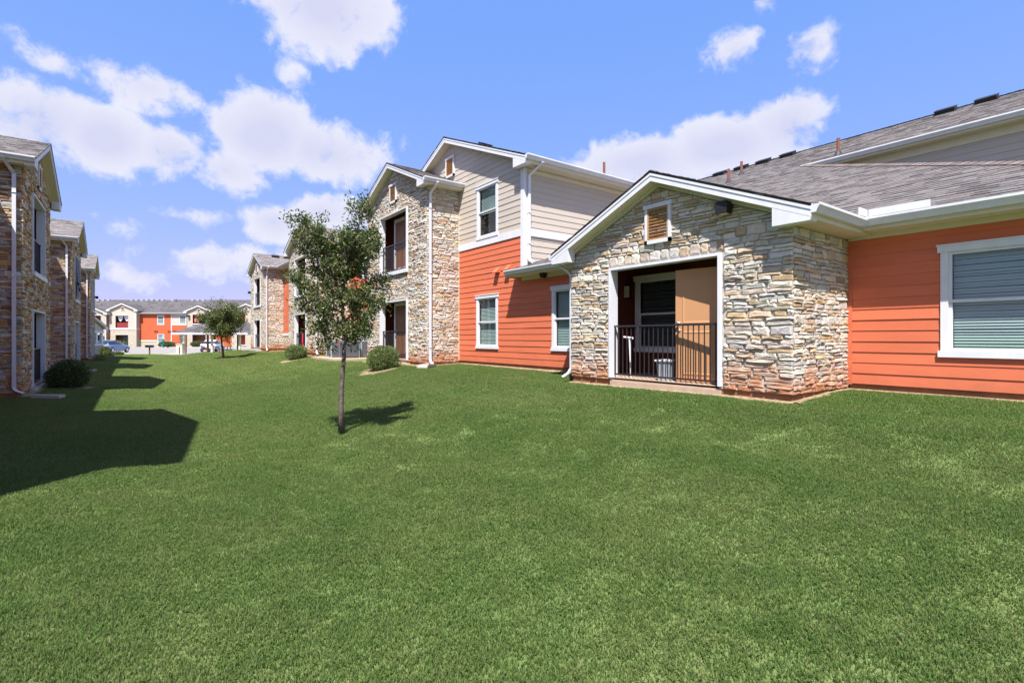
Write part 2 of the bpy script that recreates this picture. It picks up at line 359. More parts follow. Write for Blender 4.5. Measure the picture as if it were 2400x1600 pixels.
def stone_wall(fr, w, zb, zt, lines=(), holes=(), seed=1, matn='stone', pal=PAL_R, ext=(0, 0), det=10, k=1.0, soldier=(), stones=True, name='stone_wall', u0=0.0):
    rng = random.Random(seed); mb = MB(); backing(mb, w, zb, zt, lines, holes, u0=u0)
    o = fr.put(name, mb.mesh(name, M['mortar']))
    if not stones: return o
    rects = stone_rects(rng, u0 - ext[0], w + ext[1], zb, zt, k); hol = [(h[0] - .05, h[1] - .01, h[2] + .05, h[3] + .045) for h in holes]; extra = []
    for s in soldier:
        h = hol[s]; x = h[0]
        hol.append((h[0], h[3], h[2], h[3] + .19))
        while x < h[2] - .02:
            ww = rng.uniform(.13, .26)
            if h[2] - x - ww < .08: ww = h[2] - x
            extra.append((x, h[3], x + ww, h[3] + .19)); x += ww
    final = []
    for a, b, c, d in rects:
        bad = False
        for h in hol:
            if a < h[2] and c > h[0] and b < h[3] and d > h[1]:
                opts = [(a, b, min(c, h[0]), d), (max(a, h[2]), b, c, d), (a, b, c, min(d, h[1])), (a, max(b, h[3]), c, d)]
                q = max(opts, key=lambda r: max(0, r[2] - r[0]) * max(0, r[3] - r[1])); a, b, c, d = q
                if c - a < .05 or d - b < .03: bad = True; break
        if not bad: final.append((a, b, c, d))
    ph = rng.uniform(0, 9)
    def wav(u, z): return z + (.009 * math.sin(u * 4.1 + ph + z * 2.3) + .006 * math.sin(u * 9.7 + ph * 2 + z * 5) if zb + .05 < z < zt - .02 else 0)
    for i, (a, b, c, d) in enumerate(final + extra):
        poly = [(a, wav(a, b)), (c, wav(c, b)), (c, wav(c, d)), (a, wav(a, d))] if i < len(final) else [(a, b), (c, b), (c, d), (a, d)]
        for l in lines: poly = clip(poly, *l)
        if len(poly) < 3 or area(poly) < .0022: continue
        v, f = stone_geo(rng, poly, .02, .047 if i < len(final) else .032, det)
        cw = fr.P((a + c) / 2, -.05, (b + d) / 2); px, py, ff = proj(cw)
        vis = -20 < px < 2420 and -20 < py < 1620
        STONES.setdefault(fr.th.name, []).append(((area(poly) / ff ** 2) if vis else 0, o, v, f, pick(rng, pal), matn))
    return o
def emit_stones():
    for tn, lst in STONES.items():
        th = bpy.data.objects[tn]; lst.sort(key=lambda t: -t[0]); rest = {}
        for i, (s, o, v, f, c, mn) in enumerate(lst):
            if i < 300 and s > 0:
                cx = sum(p[0] for p in v) / len(v); cz = sum(p[2] for p in v) / len(v)
                mb = MB(); mb.col = c; mb.faces([(p[0] - cx, p[1], p[2] - cz) for p in v], f); link('stone', mb.mesh('stone', M[mn], colour=True), o, (cx, 0, cz))
            else:
                mb = rest.setdefault(mn, MB()); mb.col = c
                Mx = Matrix.Translation(o.location) @ Matrix.Rotation(o.rotation_euler.z, 4, 'Z')
                mb.faces([Mx @ Vector(p) for p in v], f)
        for mn, mb in rest.items(): stuff(link('stones', mb.mesh('stones', M[mn], colour=True), th))
BEXP = .178
def siding(fr, w, zb, zt, matn, lines=(), holes=(), u0=0.0, name='siding_wall', boards=True, exp=BEXP, breaks=()):
    mb = MB(); backing(mb, w, zb, zt, lines, holes, u0=u0); o = fr.put(name, mb.mesh(name, M[matn]))
    if not boards: return o
    z = zb; cache = {}; rng = random.Random(int(w * 100) + int(zt * 10))
    while z < zt - .01:
        zh = min(z + exp, zt); segs = [(u0, w)]
        for h in holes:
            if z < h[3] - .01 and zh > h[1] + .01:
                ns = []
                if h[1] > z + .03 and h[1] < zh or h[3] < zh - .03 and h[3] > z: pass
                for a, b in segs:
                    if h[2] <= a or h[0] >= b: ns.append((a, b)); continue
                    if h[0] > a: ns.append((a, h[0]))
                    if h[2] < b: ns.append((h[2], b))
                segs = ns
        if w - u0 > 4:                                   # butt joints between board lengths
            j = rng.uniform(u0 + 1, w - 1); ns = []
            for a, b in segs:
                ns += [(a, j - .0015), (j + .0015, b)] if a + .5 < j < b - .5 else [(a, b)]
            segs = ns
        for a, b in segs:
            poly = [(a, z), (b, z), (b, zh), (a, zh)]
            for l in lines: poly = clip(poly, *l)
            if len(poly) < 3 or area(poly) < .002: continue
            cx, cz = min(p[0] for p in poly), z
            key = tuple((round(p[0] - cx, 3), round(p[1] - cz, 3)) for p in poly)
            if key not in cache:
                bm = MB(); n = len(key); fy = lambda q: -.017 + .012 * q / exp
                v = [(p[0], 0.001, p[1]) for p in key] + [(p[0], fy(p[1]), p[1]) for p in key]
                bm.faces(v, [tuple(range(n, 2 * n))] + [(i, (i + 1) % n, n + (i + 1) % n, n + i) for i in range(n)]); cache[key] = bm.mesh('siding_board', M[matn])
            link('siding_board', cache[key], o, (cx, rng.uniform(-.0015, .0015), cz))
        z = zh
    return o
def board(fr, u0, u1, z0, z1, y0=-.03, y1=0.0, matn='white', name='trim_board', parent=None):
    mb = MB(); mb.box(u0, u1, y0, y1, z0, z1); return fr.put(name, mb.mesh(name, M[matn]), parent)

def roof_slab(th, o_name, planes, thick=.035, sh=True, exp=.143, rough=1.0, base=(.185, .17, .17)):
    """planes: convex world polygons, the first two points along the eave; returns the roof part"""
    mb = MB(); loc = th.location
    for pl in planes:
        p = [Vector(q) - loc for q in pl]; n = (p[1] - p[0]).cross(p[2] - p[1]).normalized()
        if n.z < 0: n = -n
        q = [a - n * thick for a in p]; k = len(p)
        up = p if (p[1] - p[0]).cross(p[2] - p[1]).z > 0 else p[::-1]
        dn = q if up is p else q[::-1]
        mb.faces(up + dn, [tuple(range(k)), tuple(range(2 * k - 1, k - 1, -1))] + [(i, k + i, k + (i + 1) % k, (i + 1) % k) for i in range(k)])
    if sh == 'far': exp, rough, base = .3, 3.0, (.098, .092, .098)
    o = link(o_name, mb.mesh(o_name, M['shingle_edge']), th)
    if not sh: return o
    rng = random.Random(len(planes) * 7 + int(abs(planes[0][0][1]) * 10))
    for pl in planes:
        p = [Vector(q) - loc for q in pl]; u = (p[1] - p[0]).normalized(); n = u.cross(p[2] - p[1]).normalized(); v = n.cross(u)
        if n.z < 0: n = -n
        if v.z < 0: v = -v
        P2 = [((q - p[0]).dot(u), (q - p[0]).dot(v)) for q in p]
        sgn = 1 if sum(P2[i][0] * P2[(i + 1) % len(P2)][1] - P2[(i + 1) % len(P2)][0] * P2[i][1] for i in range(len(P2))) > 0 else -1
        ln = []
        for i in range(len(P2)):
            a, b = P2[i], P2[(i + 1) % len(P2)]; nx, ny = (b[1] - a[1]) * sgn, -(b[0] - a[0]) * sgn; l = math.hypot(nx, ny)
            if l > 1e-6: ln.append((nx / l, ny / l, (nx * a[0] + ny * a[1]) / l + .012))
        umin, umax = min(q[0] for q in P2), max(q[0] for q in P2); vmax = max(q[1] for q in P2); vv = -.012
        while vv < vmax:
            x = umin - rng.uniform(0, .3)
            while x < umax:
                ww = rng.uniform(.14, .33) * rough; poly = [(x, vv), (x + ww - .003, vv), (x + ww - .003, vv + exp * 1.05), (x, vv + exp * 1.05)]
                for l in ln: poly = clip(poly, *l)
                x += ww
                if len(poly) < 3 or area(poly) < .001: continue
                hgt = rng.choice((.006, .007, .013)); k = len(poly); zt = vv
                top = [p[0] + u * a + v * b + n * (hgt * (1 - .85 * (b - zt) / exp) + .001) for a, b in poly]; bot = [p[0] + u * a + v * b + n * .0005 for a, b in poly]
                c = sum(top, Vector()) / k + loc; px, py, ff = proj(c); vis = 0 < px < 2400 and 0 < py < 1600
                g = rng.uniform(.72, 1.28); wb = rng.uniform(-.03, .05)
                col = (base[0] * g * (1 + wb), base[1] * g, base[2] * g * (1 - wb * .6))
                SHINGLES.setdefault(th.name, []).append(((area(poly) / ff ** 2 * max(.02, abs((c - Vector((0, 0, EZ))).normalized().dot(n)))) if vis and (Vector((0, 0, EZ)) - c).dot(n) > 0 else 0, o, top, bot, col))
            vv += exp
    return o
def emit_shingles():
    for tn, lst in SHINGLES.items():
        th = bpy.data.objects[tn]; lst.sort(key=lambda t: -t[0]); rest = MB()
        for i, (s, o, top, bot, c) in enumerate(lst):
            k = len(top); mb = MB() if (i < 300 and s > 0 and tn == 'apartment_building') else rest; mb.col = c
            fs = [tuple(range(k))] + [(j, k + j, k + (j + 1) % k, (j + 1) % k) for j in range(k)]
            if mb is rest: mb.faces(top + bot, fs)
            else:
                c0 = top[0].copy(); mb.faces([q - c0 for q in top + bot], fs); link('shingle', mb.mesh('shingle', M['shingle'], colour=True), o, c0)
        stuff(link('shingles', rest.mesh('shingles', M['shingle'], colour=True), th))
GPROF = [(0, 0), (0, -.125), (.065, -.125), (.078, -.09), (.095, -.06), (.118, -.03), (.118, .004), (.104, .004), (.1, -.012), (.01, -.012), (.01, 0)]
def gutter(fr, pts, out):
    """pts: world polyline at the top of the fascia; out: outward unit vector"""
    mb = MB(); p = [Vector(q) - fr.th.location for q in pts]; o = Vector(out)
    rings = [[q + o * a + Vector((0, 0, b)) for a, b in GPROF] for q in p]; n = len(GPROF)
    for a, b in zip(rings, rings[1:]): mb.faces(a + b, [(i, (i + 1) % n, n + (i + 1) % n, n + i) for i in range(n)])
    mb.poly(rings[0]); mb.poly(rings[-1][::-1]); return link('gutter', mb.mesh('gutter', M['gutter']), fr.th)
def downspout(th, path, side, w=.078, d=.058, straps=()):
    mb = MB(); loc = th.location; path = [Vector(q) - loc for q in path]
    mb.sweep(path, [(-w / 2, -d / 2), (w / 2, -d / 2), (w / 2, d / 2), (-w / 2, d / 2)], side)
    for q in straps:
        q = Vector(q) - loc; mb.box(q.x - w / 2 - .006, q.x + w / 2 + .006, q.y - w / 2 - .006, q.y + w / 2 + .006, q.z - .012, q.z + .012)
    return link('downspout', mb.mesh('downspout', M['gutter']), th)
def gable(fr, uc, hw, zr, s, oh, depth, walls, gut=(None, None), fh=.19, frieze=.09, sh=True, soffit_depth=None):
    th = fr.th; ze = zr - s * hw; t = .035; P = fr.P
    rf = roof_slab(th, 'roof', [[P(uc - hw, depth, ze), P(uc - hw, -oh, ze), P(uc, -oh, zr), P(uc, depth, zr)], [P(uc + hw, -oh, ze), P(uc + hw, depth, ze), P(uc, depth, zr), P(uc, -oh, zr)]], t, sh)
    sd = soffit_depth or depth
    # ridge cap
    mb = MB(); n = max(2, int((depth + oh) / .26)); L_ = (depth + oh) / n
    for i in range(n):
        y0 = -oh + i * L_; y1 = y0 + L_ * 1.1; h0, h1 = .018, .008; mb.col = (.17 * random.uniform(.8, 1.25),) * 3
        for sg in (-1, 1): mb.poly([P(uc, y0, zr + h0) - th.location, P(uc + sg * .15, y0, zr - s * .15 + h0) - th.location, P(uc + sg * .15, y1, zr - s * .15 + h1) - th.location, P(uc, y1, zr + h1) - th.location])
    link('ridge_cap', mb.mesh('ridge_cap', M['shingle'], colour=True), rf)
    for sg in (-1, 1):
        ue = uc + sg * hw; uw = walls[0] if sg < 0 else walls[1]
        mb = MB(); mb.extr([(uc, zr - t), (ue, ze - t), (ue, ze - t - fh), (uc, zr - t - fh)], -oh + .012, -oh + .042); fr.put('rake_board', mb.mesh('rake_board', M['white']))
        mb = MB(); mb.extr([(uc, zr - t - .002), (ue, ze - t - .002), (ue, ze - t - .05), (uc, zr - t - .05)], -oh + .002, -oh + .0125); fr.put('rake_moulding', mb.mesh('rake_moulding', M['white']))
        mb = MB(); z0 = t + fh - .012; mb.extr([(uc, zr - z0), (uw, zr - s * abs(uw - uc) - z0), (uw, zr - s * abs(uw - uc) - z0 - .018), (uc, zr - z0 - .018)], -oh + .042, .01); fr.put('soffit', mb.mesh('soffit', M['cream']))
        if frieze:
            mb = MB(); z0 = t + fh + .006; mb.extr([(uc, zr - z0), (uw, zr - s * abs(uw - uc) - z0), (uw, zr - s * abs(uw - uc) - z0 - frieze), (uc, zr - z0 - frieze)], -.075, 0); fr.put('frieze_board', mb.mesh('frieze_board', M['cream']))
        zb = ze - t - fh; uin = uw - sg * .16
        mb = MB(); mb.extr([(ue, zb - .001), (uin, zb + s * abs(uin - ue) - .001), (uin, zb - .045), (ue + (-sg) * .015, zb - .045)], -oh + .014, -.08); fr.put('eave_return', mb.mesh('eave_return', M['white']))
        mb = MB(); mb.box(min(ue, uw) , max(ue, uw), -.08, sd, zb - .02, zb); fr.put('eave_soffit', mb.mesh('eave_soffit', M['cream']))
        mb = MB(); mb.box(min(ue, ue - sg * .025), max(ue, ue - sg * .025), -oh + .044, depth, zb, ze - t); fr.put('fascia', mb.mesh('fascia', M['cream']))
        g = gut[0 if sg < 0 else 1]
        if g: gutter(fr, [P(ue, -oh + .01, ze - .005), P(ue, g, ze - .005)], fr.U * sg)
    return rf

WIN = {}
def window(fr, u, z, w, h, slats='mesh', glassm='glass', blind=True, blind_from=0.0, label=None):
    key = (round(w, 3), round(h, 3), blind, blind_from, glassm)
    if key not in WIN:
        a = MB(); c = .092
        a.box(-.03, w + .03, -.05, .0, 0, .095); a.box(-.035, w + .035, -.052, .0, h - .105, h); a.box(-.045, w + .045, -.065, 0, h - .012, h + .012)
        a.box(0, c, -.034, 0, .095, h - .105); a.box(w - c, w, -.034, 0, .095, h - .105)
        b = MB(); x0, x1, z0, z1 = c, w - c, .095, h - .105; zm = (z0 + z1) / 2; f = .042
        for (p, q, y) in ((zm - .018, z1, .012), (z0, zm + .022, .034)):
            b.box(x0, x0 + f, y - .03, y + .012, p, q); b.box(x1 - f, x1, y - .03, y + .012, p, q); b.box(x0 + f, x1 - f, y - .03, y + .012, q - f, q); b.box(x0 + f, x1 - f, y - .03, y + .012, p, p + f)
        b.box(x0 + .001, x1 - .001, -.022, .05, z0 - .001, z0 + .02)
        def pane(p, q, y): m = MB(); m.poly([(x0 + f, y, p), (x1 - f, y, p), (x1 - f, y, q), (x0 + f, y, q)]); return m.mesh('pane', M[glassm])
        s1 = MB(); s1.box(0, x1 - x0 - 2 * f, -.0012, .0012, -.022, .022); s1.xform(Matrix.Rotation(R(-28), 4, 'X'))
        bk = MB(); bk.box(x0 - .02, x1 + .02, .15, .16, z0 - .02, z1 + .02); bk.box(x0 - .03, x0, .05, .15, z0, z1); bk.box(x1, x1 + .03, .05, .15, z0, z1); bk.box(x0, x1, .05, .15, z1, z1 + .02); bk.box(x0, x1, .05, .15, z0 - .02, z0)
        bl = MB(); zz = z0 + .05 + blind_from * (z1 - z0); n = 0; zs = []
        while zz < z1 - .03:
            zs.append(zz); zz += .043
        for q in zs: bl.faces([(p[0] + x0 + f, p[1] + .085, p[2] + q) for p in s1.v], s1.f)
        WIN[key] = (a.mesh('window', M['white']), b.mesh('sash', M['white']), pane(zm + .02, z1 - .035, .005), pane(z0 + .035, zm - .015, .027), s1.mesh('slat', M['blind']), bk.mesh('reveal', M['dark']), bl.mesh('blind', M['blind']), zs, x0 + f)
    a, b, p1, p2, s1, bk, bl, zs, xf = WIN[key]
    o = link('window', a, fr.th, fr.P(u, 0, z) - fr.th.location, fr.rz); link('sash', b, o); link('pane', p1, o); link('pane', p2, o); link('reveal', bk, o)
    if blind:
        if slats == 'each':
            for i, q in enumerate(zs): link('slat', s1, o, (xf, .085 + .004 * math.sin(i * 5.3), q + .003 * math.sin(i * 3.1))).rotation_euler = (.12 * math.sin(i * 1.7), .003 * math.sin(i * 2.3), 0)
        else: link('blind', bl, o)
    return o
def hole(u, z, w, h): return (u + .05, z + .05, u + w - .05, z + h - .05)

def railing(fr, u0, u1, z0, z1, y=.07, n=20):
    mb = MB(); mb.box(u0, u1, y - .022, y + .022, z1 - .035, z1); mb.box(u0, u1, y - .014, y + .014, z0, z0 + .032)
    for u in (u0 + .012, u1 - .012): mb.box(u - .012, u + .012, y - .012, y + .012, z0 + .03, z1 - .03)
    o = fr.put('railing', mb.mesh('railing', M['rail'])); b = MB(); b.box(-.008, .008, -.008, .008, 0, z1 - z0 - .066); me = b.mesh('baluster', M['rail'])
    for i in range(n): link('baluster', me, o, (u0 + (i + 1) * (u1 - u0) / (n + 1), y, z0 + .032))
    return o
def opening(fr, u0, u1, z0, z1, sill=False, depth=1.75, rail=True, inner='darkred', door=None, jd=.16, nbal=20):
    """recessed porch or balcony behind an opening: trim, room, railing"""
    mb = MB(); t = .05
    mb.box(u0 - t, u0, -.062, jd, z0, z1 + t); mb.box(u1, u1 + t, -.062, jd, z0, z1 + t); mb.box(u0, u1, -.062, jd, z1, z1 + t)
    if sill: mb.box(u0 - t - .05, u1 + t + .05, -.10, jd, z0 - .13, z0)
    fr.put('opening_trim', mb.mesh('opening_trim', M['white']))
    a, b = u0 - .95, u1 + .95; mb = MB()
    mb.box(a, b, depth, depth + .05, z0 - .3, z1 + .35); mb.box(a - .05, a, .15, depth, z0 - .3, z1 + .35); mb.box(b, b + .05, .15, depth, z0 - .3, z1 + .35); mb.box(a, b, .15, depth, z1 + .3, z1 + .34)
    mb.box(a, u0 - t, .142, .15, z0 - .3, z1 + .3); mb.box(u1 + t, b, .142, .15, z0 - .3, z1 + .3)
    z = z0 + .04
    while z < z1 + .3:                                   # boards of the inner wall
        mb.faces([(a, depth, z), (b, depth, z), (b, depth - .012, z), (a, depth - .012, z), (b, depth - .002, z + BEXP), (a, depth - .002, z + BEXP)], [(3, 2, 4, 5), (0, 1, 2, 3)]); z += BEXP
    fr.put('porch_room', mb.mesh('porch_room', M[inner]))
    mb = MB(); mb.box(a, b, .142, depth, z0 - .06, z0 - .002); mb.box(u0, u1, 0, .142, z0 - .06, z0 - .002); fr.put('porch_floor', mb.mesh('porch_floor', M['concrete']))
    if door is not None:
        d0, d1, y, m = door; mb = MB(); c = .09
        mb.box(d0 - c, d0, y - .03, y + .06, z0, z0 + 2.12); mb.box(d1, d1 + c, y - .03, y + .06, z0, z0 + 2.12); mb.box(d0 - c, d1 + c, y - .032, y + .06, z0 + 2.04, z0 + 2.15); fr.put('door_frame', mb.mesh('door_frame', M['white']))
        door_leaf(fr, d0, d1, z0 + .005, z0 + 2.04, y, M[m])
    if rail: railing(fr, u0, u1, z0 + .05, z0 + 1.06, n=nbal)
def door_leaf(fr, u0, u1, z0, z1, y, m, rz=0.0, knob=True, flip=False):
    w, h = u1 - u0, z1 - z0; mb = MB(); mb.box(0, w, 0, .04, 0, h)
    o = link('door', mb.mesh('door', m), fr.th, fr.P(u0, y, z0) - fr.th.location, fr.rz + rz)
    for p, q in ((.12, .92), (1.05, h - .14)):
        b = MB(); x0, x1 = .13, w - .13
        for k, (i, d) in enumerate(((0, .0), (.02, .012), (.045, .012), (.07, -.004))): pass
        r = [[(x0 + i, -d, p + i), (x1 - i, -d, p + i), (x1 - i, -d, q - i), (x0 + i, -d, q - i)] for i, d in ((0, .0005), (.012, .009), (.03, .009), (.05, .003))]
        for A_, B_ in zip(r, r[1:]): b.faces(A_ + B_, [(i, (i + 1) % 4, 4 + (i + 1) % 4, 4 + i) for i in range(4)])
        b.poly(r[-1]); link('door_panel', b.mesh('door_panel', m), o)
    if knob:
        x = .07 if not flip else w - .07
        for z, r in ((.93, .032), (1.07, .028)):
            b = MB(); b.lathe([(.033, 0), (.033, .008), (.012, .012), (.012, .035), (r, .045), (r, .062), (r * .5, .07)]); b.xform(Matrix.Translation((x, 0, z)) @ Matrix.Rotation(R(90), 4, 'X')); link('door_knob', b.mesh('door_knob', M['chrome'], True), o)
    return o
def gable_vent(fr, u0, u1, z0, z1):
    c = .056; a = MB(); a.box(u0, u0 + c, -.075, 0, z0, z1); a.box(u1 - c, u1, -.075, 0, z0, z1); a.box(u0 - .03, u1 + .03, -.085, 0, z1 - c, z1 + .02); a.box(u0, u1, -.075, 0, z0, z0 + .07)
    o = fr.put('gable_vent', a.mesh('gable_vent', M['white'])); b = MB(); i0, i1, j0, j1, f = u0 + c, u1 - c, z0 + .07, z1 - c, .035
    b.box(i0, i0 + f, -.066, 0, j0, j1); b.box(i1 - f, i1, -.066, 0, j0, j1); b.box(i0 + f, i1 - f, -.066, 0, j0, j0 + f); b.box(i0 + f, i1 - f, -.066, 0, j1 - f, j1); b.box(i0 + f, i1 - f, -.008, 0.0, j0 + f, j1 - f)
    link('louver_frame', b.mesh('louver_frame', M['brown']), o); n = max(4, int((j1 - j0 - 2 * f) / .055)); s = MB(); s.obox((0, 0, 0), ((i1 - i0) / 2 - f, 0, 0), (0, .026, -.02), (0, .003, .004)); me = s.mesh('louver', M['brown'])
    for k in range(n): link('louver', me, o, ((i0 + i1) / 2, -.036, j0 + f + (k + .6) * (j1 - j0 - 2 * f) / n))
    return o
def floodlight(fr, u, z, y=-.02, sc=1.0):
    mb = MB(); mb.box(u - .05 * sc, u + .05 * sc, y - .05, y, z - .05 * sc, z + .05 * sc)
    mb.extr([(u - .10 * sc, z - .13 * sc), (u + .10 * sc, z - .13 * sc), (u + .13 * sc, z + .02 * sc), (u + .09 * sc, z + .09 * sc), (u - .09 * sc, z + .09 * sc), (u - .13 * sc, z + .02 * sc)], y - .24 * sc, y - .05)
    o = fr.put('floodlight', mb.mesh('floodlight', M['black'])); b = MB(); b.box(u - .08 * sc, u + .08 * sc, y - .2 * sc, y - .08, z - .135 * sc, z - .131 * sc); link('lens', b.mesh('lens', M['lens']), o); return o
def roof_vent(th, p, rz, slope, L_=.45):
    mb = MB(); mb.box(-L_ / 2, L_ / 2, -.17, .17, .03, .12); mb.box(-L_ / 2 - .03, L_ / 2 + .03, -.21, .19, .0, .03); mb.box(-L_ / 2 - .015, L_ / 2 + .015, -.20, .17, .12, .135)
    mb.xform(Matrix.Rotation(R(rz), 4, 'Z') @ Matrix.Rotation(math.atan(slope), 4, 'X')); return link('roof_vent', mb.mesh('roof_vent', M['black']), th, Vector(p) - th.location)
def vent_pipe(th, p, h=.45, r=.045):
    mb = MB(); mb.lathe([(r, -.1), (r, h), (r * .8, h), (r * .8, h - .02)], n=10); o = link('vent_pipe', mb.mesh('vent_pipe', M['copper'], False), th, Vector(p) - th.location)
    b = MB(); b.lathe([(r * 3.2, -.09), (r * 2.4, -.01), (r * 1.25, .10), (r * 1.1, .11)], n=10); link('pipe_boot', b.mesh('pipe_boot', M['rail']), o); return o
# ------------------------------------------------------------------ ground
def smooth(a, b, t): t = max(0, min(1, (t - a) / (b - a))); return t * t * (3 - 2 * t)
KN = [(-400, -.05), (-2.3, -.06), (-.8, -.12), (.6, -.19), (1.8, -.19), (3.2, -.08), (5.4, .2), (7.4, .5), (9.8, .61), (60, .62), (400, .62)]
LOTZ = -.33
def hgt(x, y):
    for (a, p), (b, q) in zip(KN, KN[1:]):
        if a <= x <= b: z = p + (q - p) * smooth(a, b, x) if b - a < 4 else p + (q - p) * (x - a) / (b - a); break
    else: z = KN[0][1] if x < 0 else KN[-1][1]
    z += .02 * math.sin(x * .9 + 1) * math.sin(y * .5) * smooth(2, 6, y) * (1 - smooth(30, 40, y)) - .004 * max(0, min(40, y - 14)) * smooth(4, 8, x)
    f = x * SA + y * CA
    return z + (LOTZ - z) * smooth(44, 53, f)
xs = [-4000, -900, -300, -120, -60, -30, -20, -14, -10, -8] + [-6 + .6 * i for i in range(4)] + [-3.6 + .2 * i for i in range(72)] + [11, 12, 14, 16, 19, 22, 25, 30, 36, 44, 54, 70, 90, 120, 300, 900, 4000]
ys = [-4000, -900, -300, -100, -50, -30, -20, -14, -10, -8] + [-6 + .8 * i for i in range(5)] + [-2 + .3 * i for i in range(120)] + [34 + .8 * i for i in range(36)] + [64, 67, 70, 74, 80, 90, 100, 115, 130, 160, 200, 300, 900, 4000]
mb = MB()
mb.v = [(x, y, hgt(x, y) - .004) for y in ys for x in xs]; mb.c = [(1, 1, 1)] * len(mb.v); nx = len(xs)
mb.f = [(j * nx + i, j * nx + i + 1, (j + 1) * nx + i + 1, (j + 1) * nx + i) for j in range(len(ys) - 1) for i in range(nx - 1)]; mb.m = [0] * len(mb.f)
M['ground'] = mat('ground', (.115, .165, .05), .95, .2, 2.5, .8, 40, .1, hue=(.14, .18, .065))
structure(link('ground', mb.mesh('ground', M['ground'], True)))

# ------------------------------------------------------------------ building on the right
RB = thing('apartment_building', 'orange and beige apartment building with pale stone gabled bays right of the lawn', 'building', (9, 8, .5))
SB = .64; FL = .68
def bump(th, x, y0, y1, ops, zr, s, hw, seed, rz, side_w, dz=0.0, oh=.3, up=True, depth=3.0, pal=PAL_R, matn='stone', k=1.0, det=10, gut=(None, None), vent=True, soldier=(), fh=.15, side_stones=True, doors=(None, None), nbal=20, side_left=True, front_stones=True):
    """stone bay with a gable: front wall, near side wall, roof, openings (u0,u1,z0,z1)"""
    w = abs(y1 - y0); fr = Frame(th, x, max(y0, y1) if rz == -90 else min(y0, y1), rz); za = zr - .035 - fh - .006 - .065; uc = w / 2
    zs = zr - s * hw - .035 - fh - .022                           # side wall top
    stone_wall(fr, w, SB + dz, za, gable_lines(uc, za, s), [(o[0] - .03, o[1] - .005, o[2] + .03, o[3] + .03) for o in ops], seed, matn, pal, (.03, .03), det, k, soldier, stones=front_stones)
    near = min(y0, y1); fx = x if rz == -90 else x - side_w
    fs = Frame(th, fx, near, 0)
    rt = rz == -90
    stone_wall(fs, side_w if rt else side_w - .141, SB + dz, zs, (), (), seed + 50, matn, pal, (.141, 0) if rt else (0, .141), det, k, stones=side_stones, u0=.141 if rt else 0.0)
    ff = Frame(th, x + side_w if rz == -90 else x, max(y0, y1), 180); stone_wall(ff, side_w, SB + dz, zs, stones=False, seed=1)
    mb = MB(); lo = min(x, x + side_w * (1 if rz == -90 else -1)); hi = lo + side_w
    mb.box(lo + (.015 if rz == -90 else 0), hi - (0 if rz == -90 else .015), near + .015, near + w - .015, SB + dz - .9, SB + dz); link('foundation', mb.mesh('foundation', M['foundation']), th, -th.location)
    gable(fr, uc, hw, zr, s, oh, depth, (0, w), gut, fh=fh, frieze=.06, soffit_depth=side_w)
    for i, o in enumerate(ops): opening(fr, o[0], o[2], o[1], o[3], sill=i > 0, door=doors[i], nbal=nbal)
    if vent:
        zv = max(o[3] for o in ops) + (.4 if up else .42); gable_vent(fr, uc - .29, uc + .29, zv, zv + .70)
    return fr
# porch bay
op = (1.19, FL, 3.57, 2.86)
fp1 = bump(RB, 7.9, 3.64, 8.39, [op], 4.54, .424, 2.76, 11, -90, 1.95, up=False, depth=4.2, gut=(.9, 1.70), vent=False, soldier=(0,), nbal=21)
gable_vent(fp1, 2.07, 2.65, 3.25, 3.97)
mb = MB(); mb.box(1.17, 3.60, -.05, .16, .2, FL - .064); fp1.put('porch_step', mb.mesh('porch_step', M['concrete']))
door_leaf(fp1, 2.58, 3.50, FL + .01, FL + 2.05, .18, M['tan_door'], rz=R(7.3))
fb = Frame(RB, 7.9 + 1.56, 8.39, -90); window(fb, .50, 1.16, 1.3, 1.74, slats='each', glassm='glass_dark')
mb = MB(); mb.box(.24, .36, -.06, .0, 2.42, 2.72); mb.box(.22, .38, -.12, -.001, 2.70, 2.74); mb.box(.22, .38, -.12, -.001, 2.40, 2.43); wl = fb.put('wall_lamp', mb.mesh('wall_lamp', M['black']))
mb = MB(); mb.box(.245, .355, -.115, -.062, 2.43, 2.70); link('lamp_glass', mb.mesh('lamp_glass', M['lens']), wl)
mb = MB(); mb.box(.30, .38, -.03, 0, 1.22, 1.36); fb.put('outlet_box', mb.mesh('outlet_box', M['screen']))
floodlight(fp1, 8.39 - onx(1704, 484, 7.85)[1], onx(1704, 484, 7.85)[2] - .02, sc=.9)
# orange one-storey wall right of the porch
f3 = Frame(RB, 9.85, 3.64, -90); wh = hole(1.28, 1.2, 1.85, 1.68)
siding(f3, 3.9, .72, 3.24, 'orange', (), [wh], u0=.05); window(f3, 1.28, 1.2, 1.85, 1.68, slats='each')
board(f3, 0, .09, .70, 3.24, -.026, matn='orange', name='corner_board')
for q in ((9.87, 17.3, -.25, 3.6, -.2, .72), (9.17, 10.5, 8.45, 15.5, -.2, .70), (9.87, 11, 20.6, 28.6, -.2, SB), (9.22, 10.5, 34.0, 41.4, -.2, SB)):
    mb = MB(); mb.box(*q); link('foundation', mb.mesh('foundation', M['foundation']), RB, -RB.location)
f3b = Frame(RB, 9.85, -.26, 0); siding(f3b, 7.5, .72, 3.24, 'orange', boards=False)
sA = .46; zA = lambda x: 3.40 + sA * (x - 9.4)
pt = lambda x, y, z: (x, y, z)
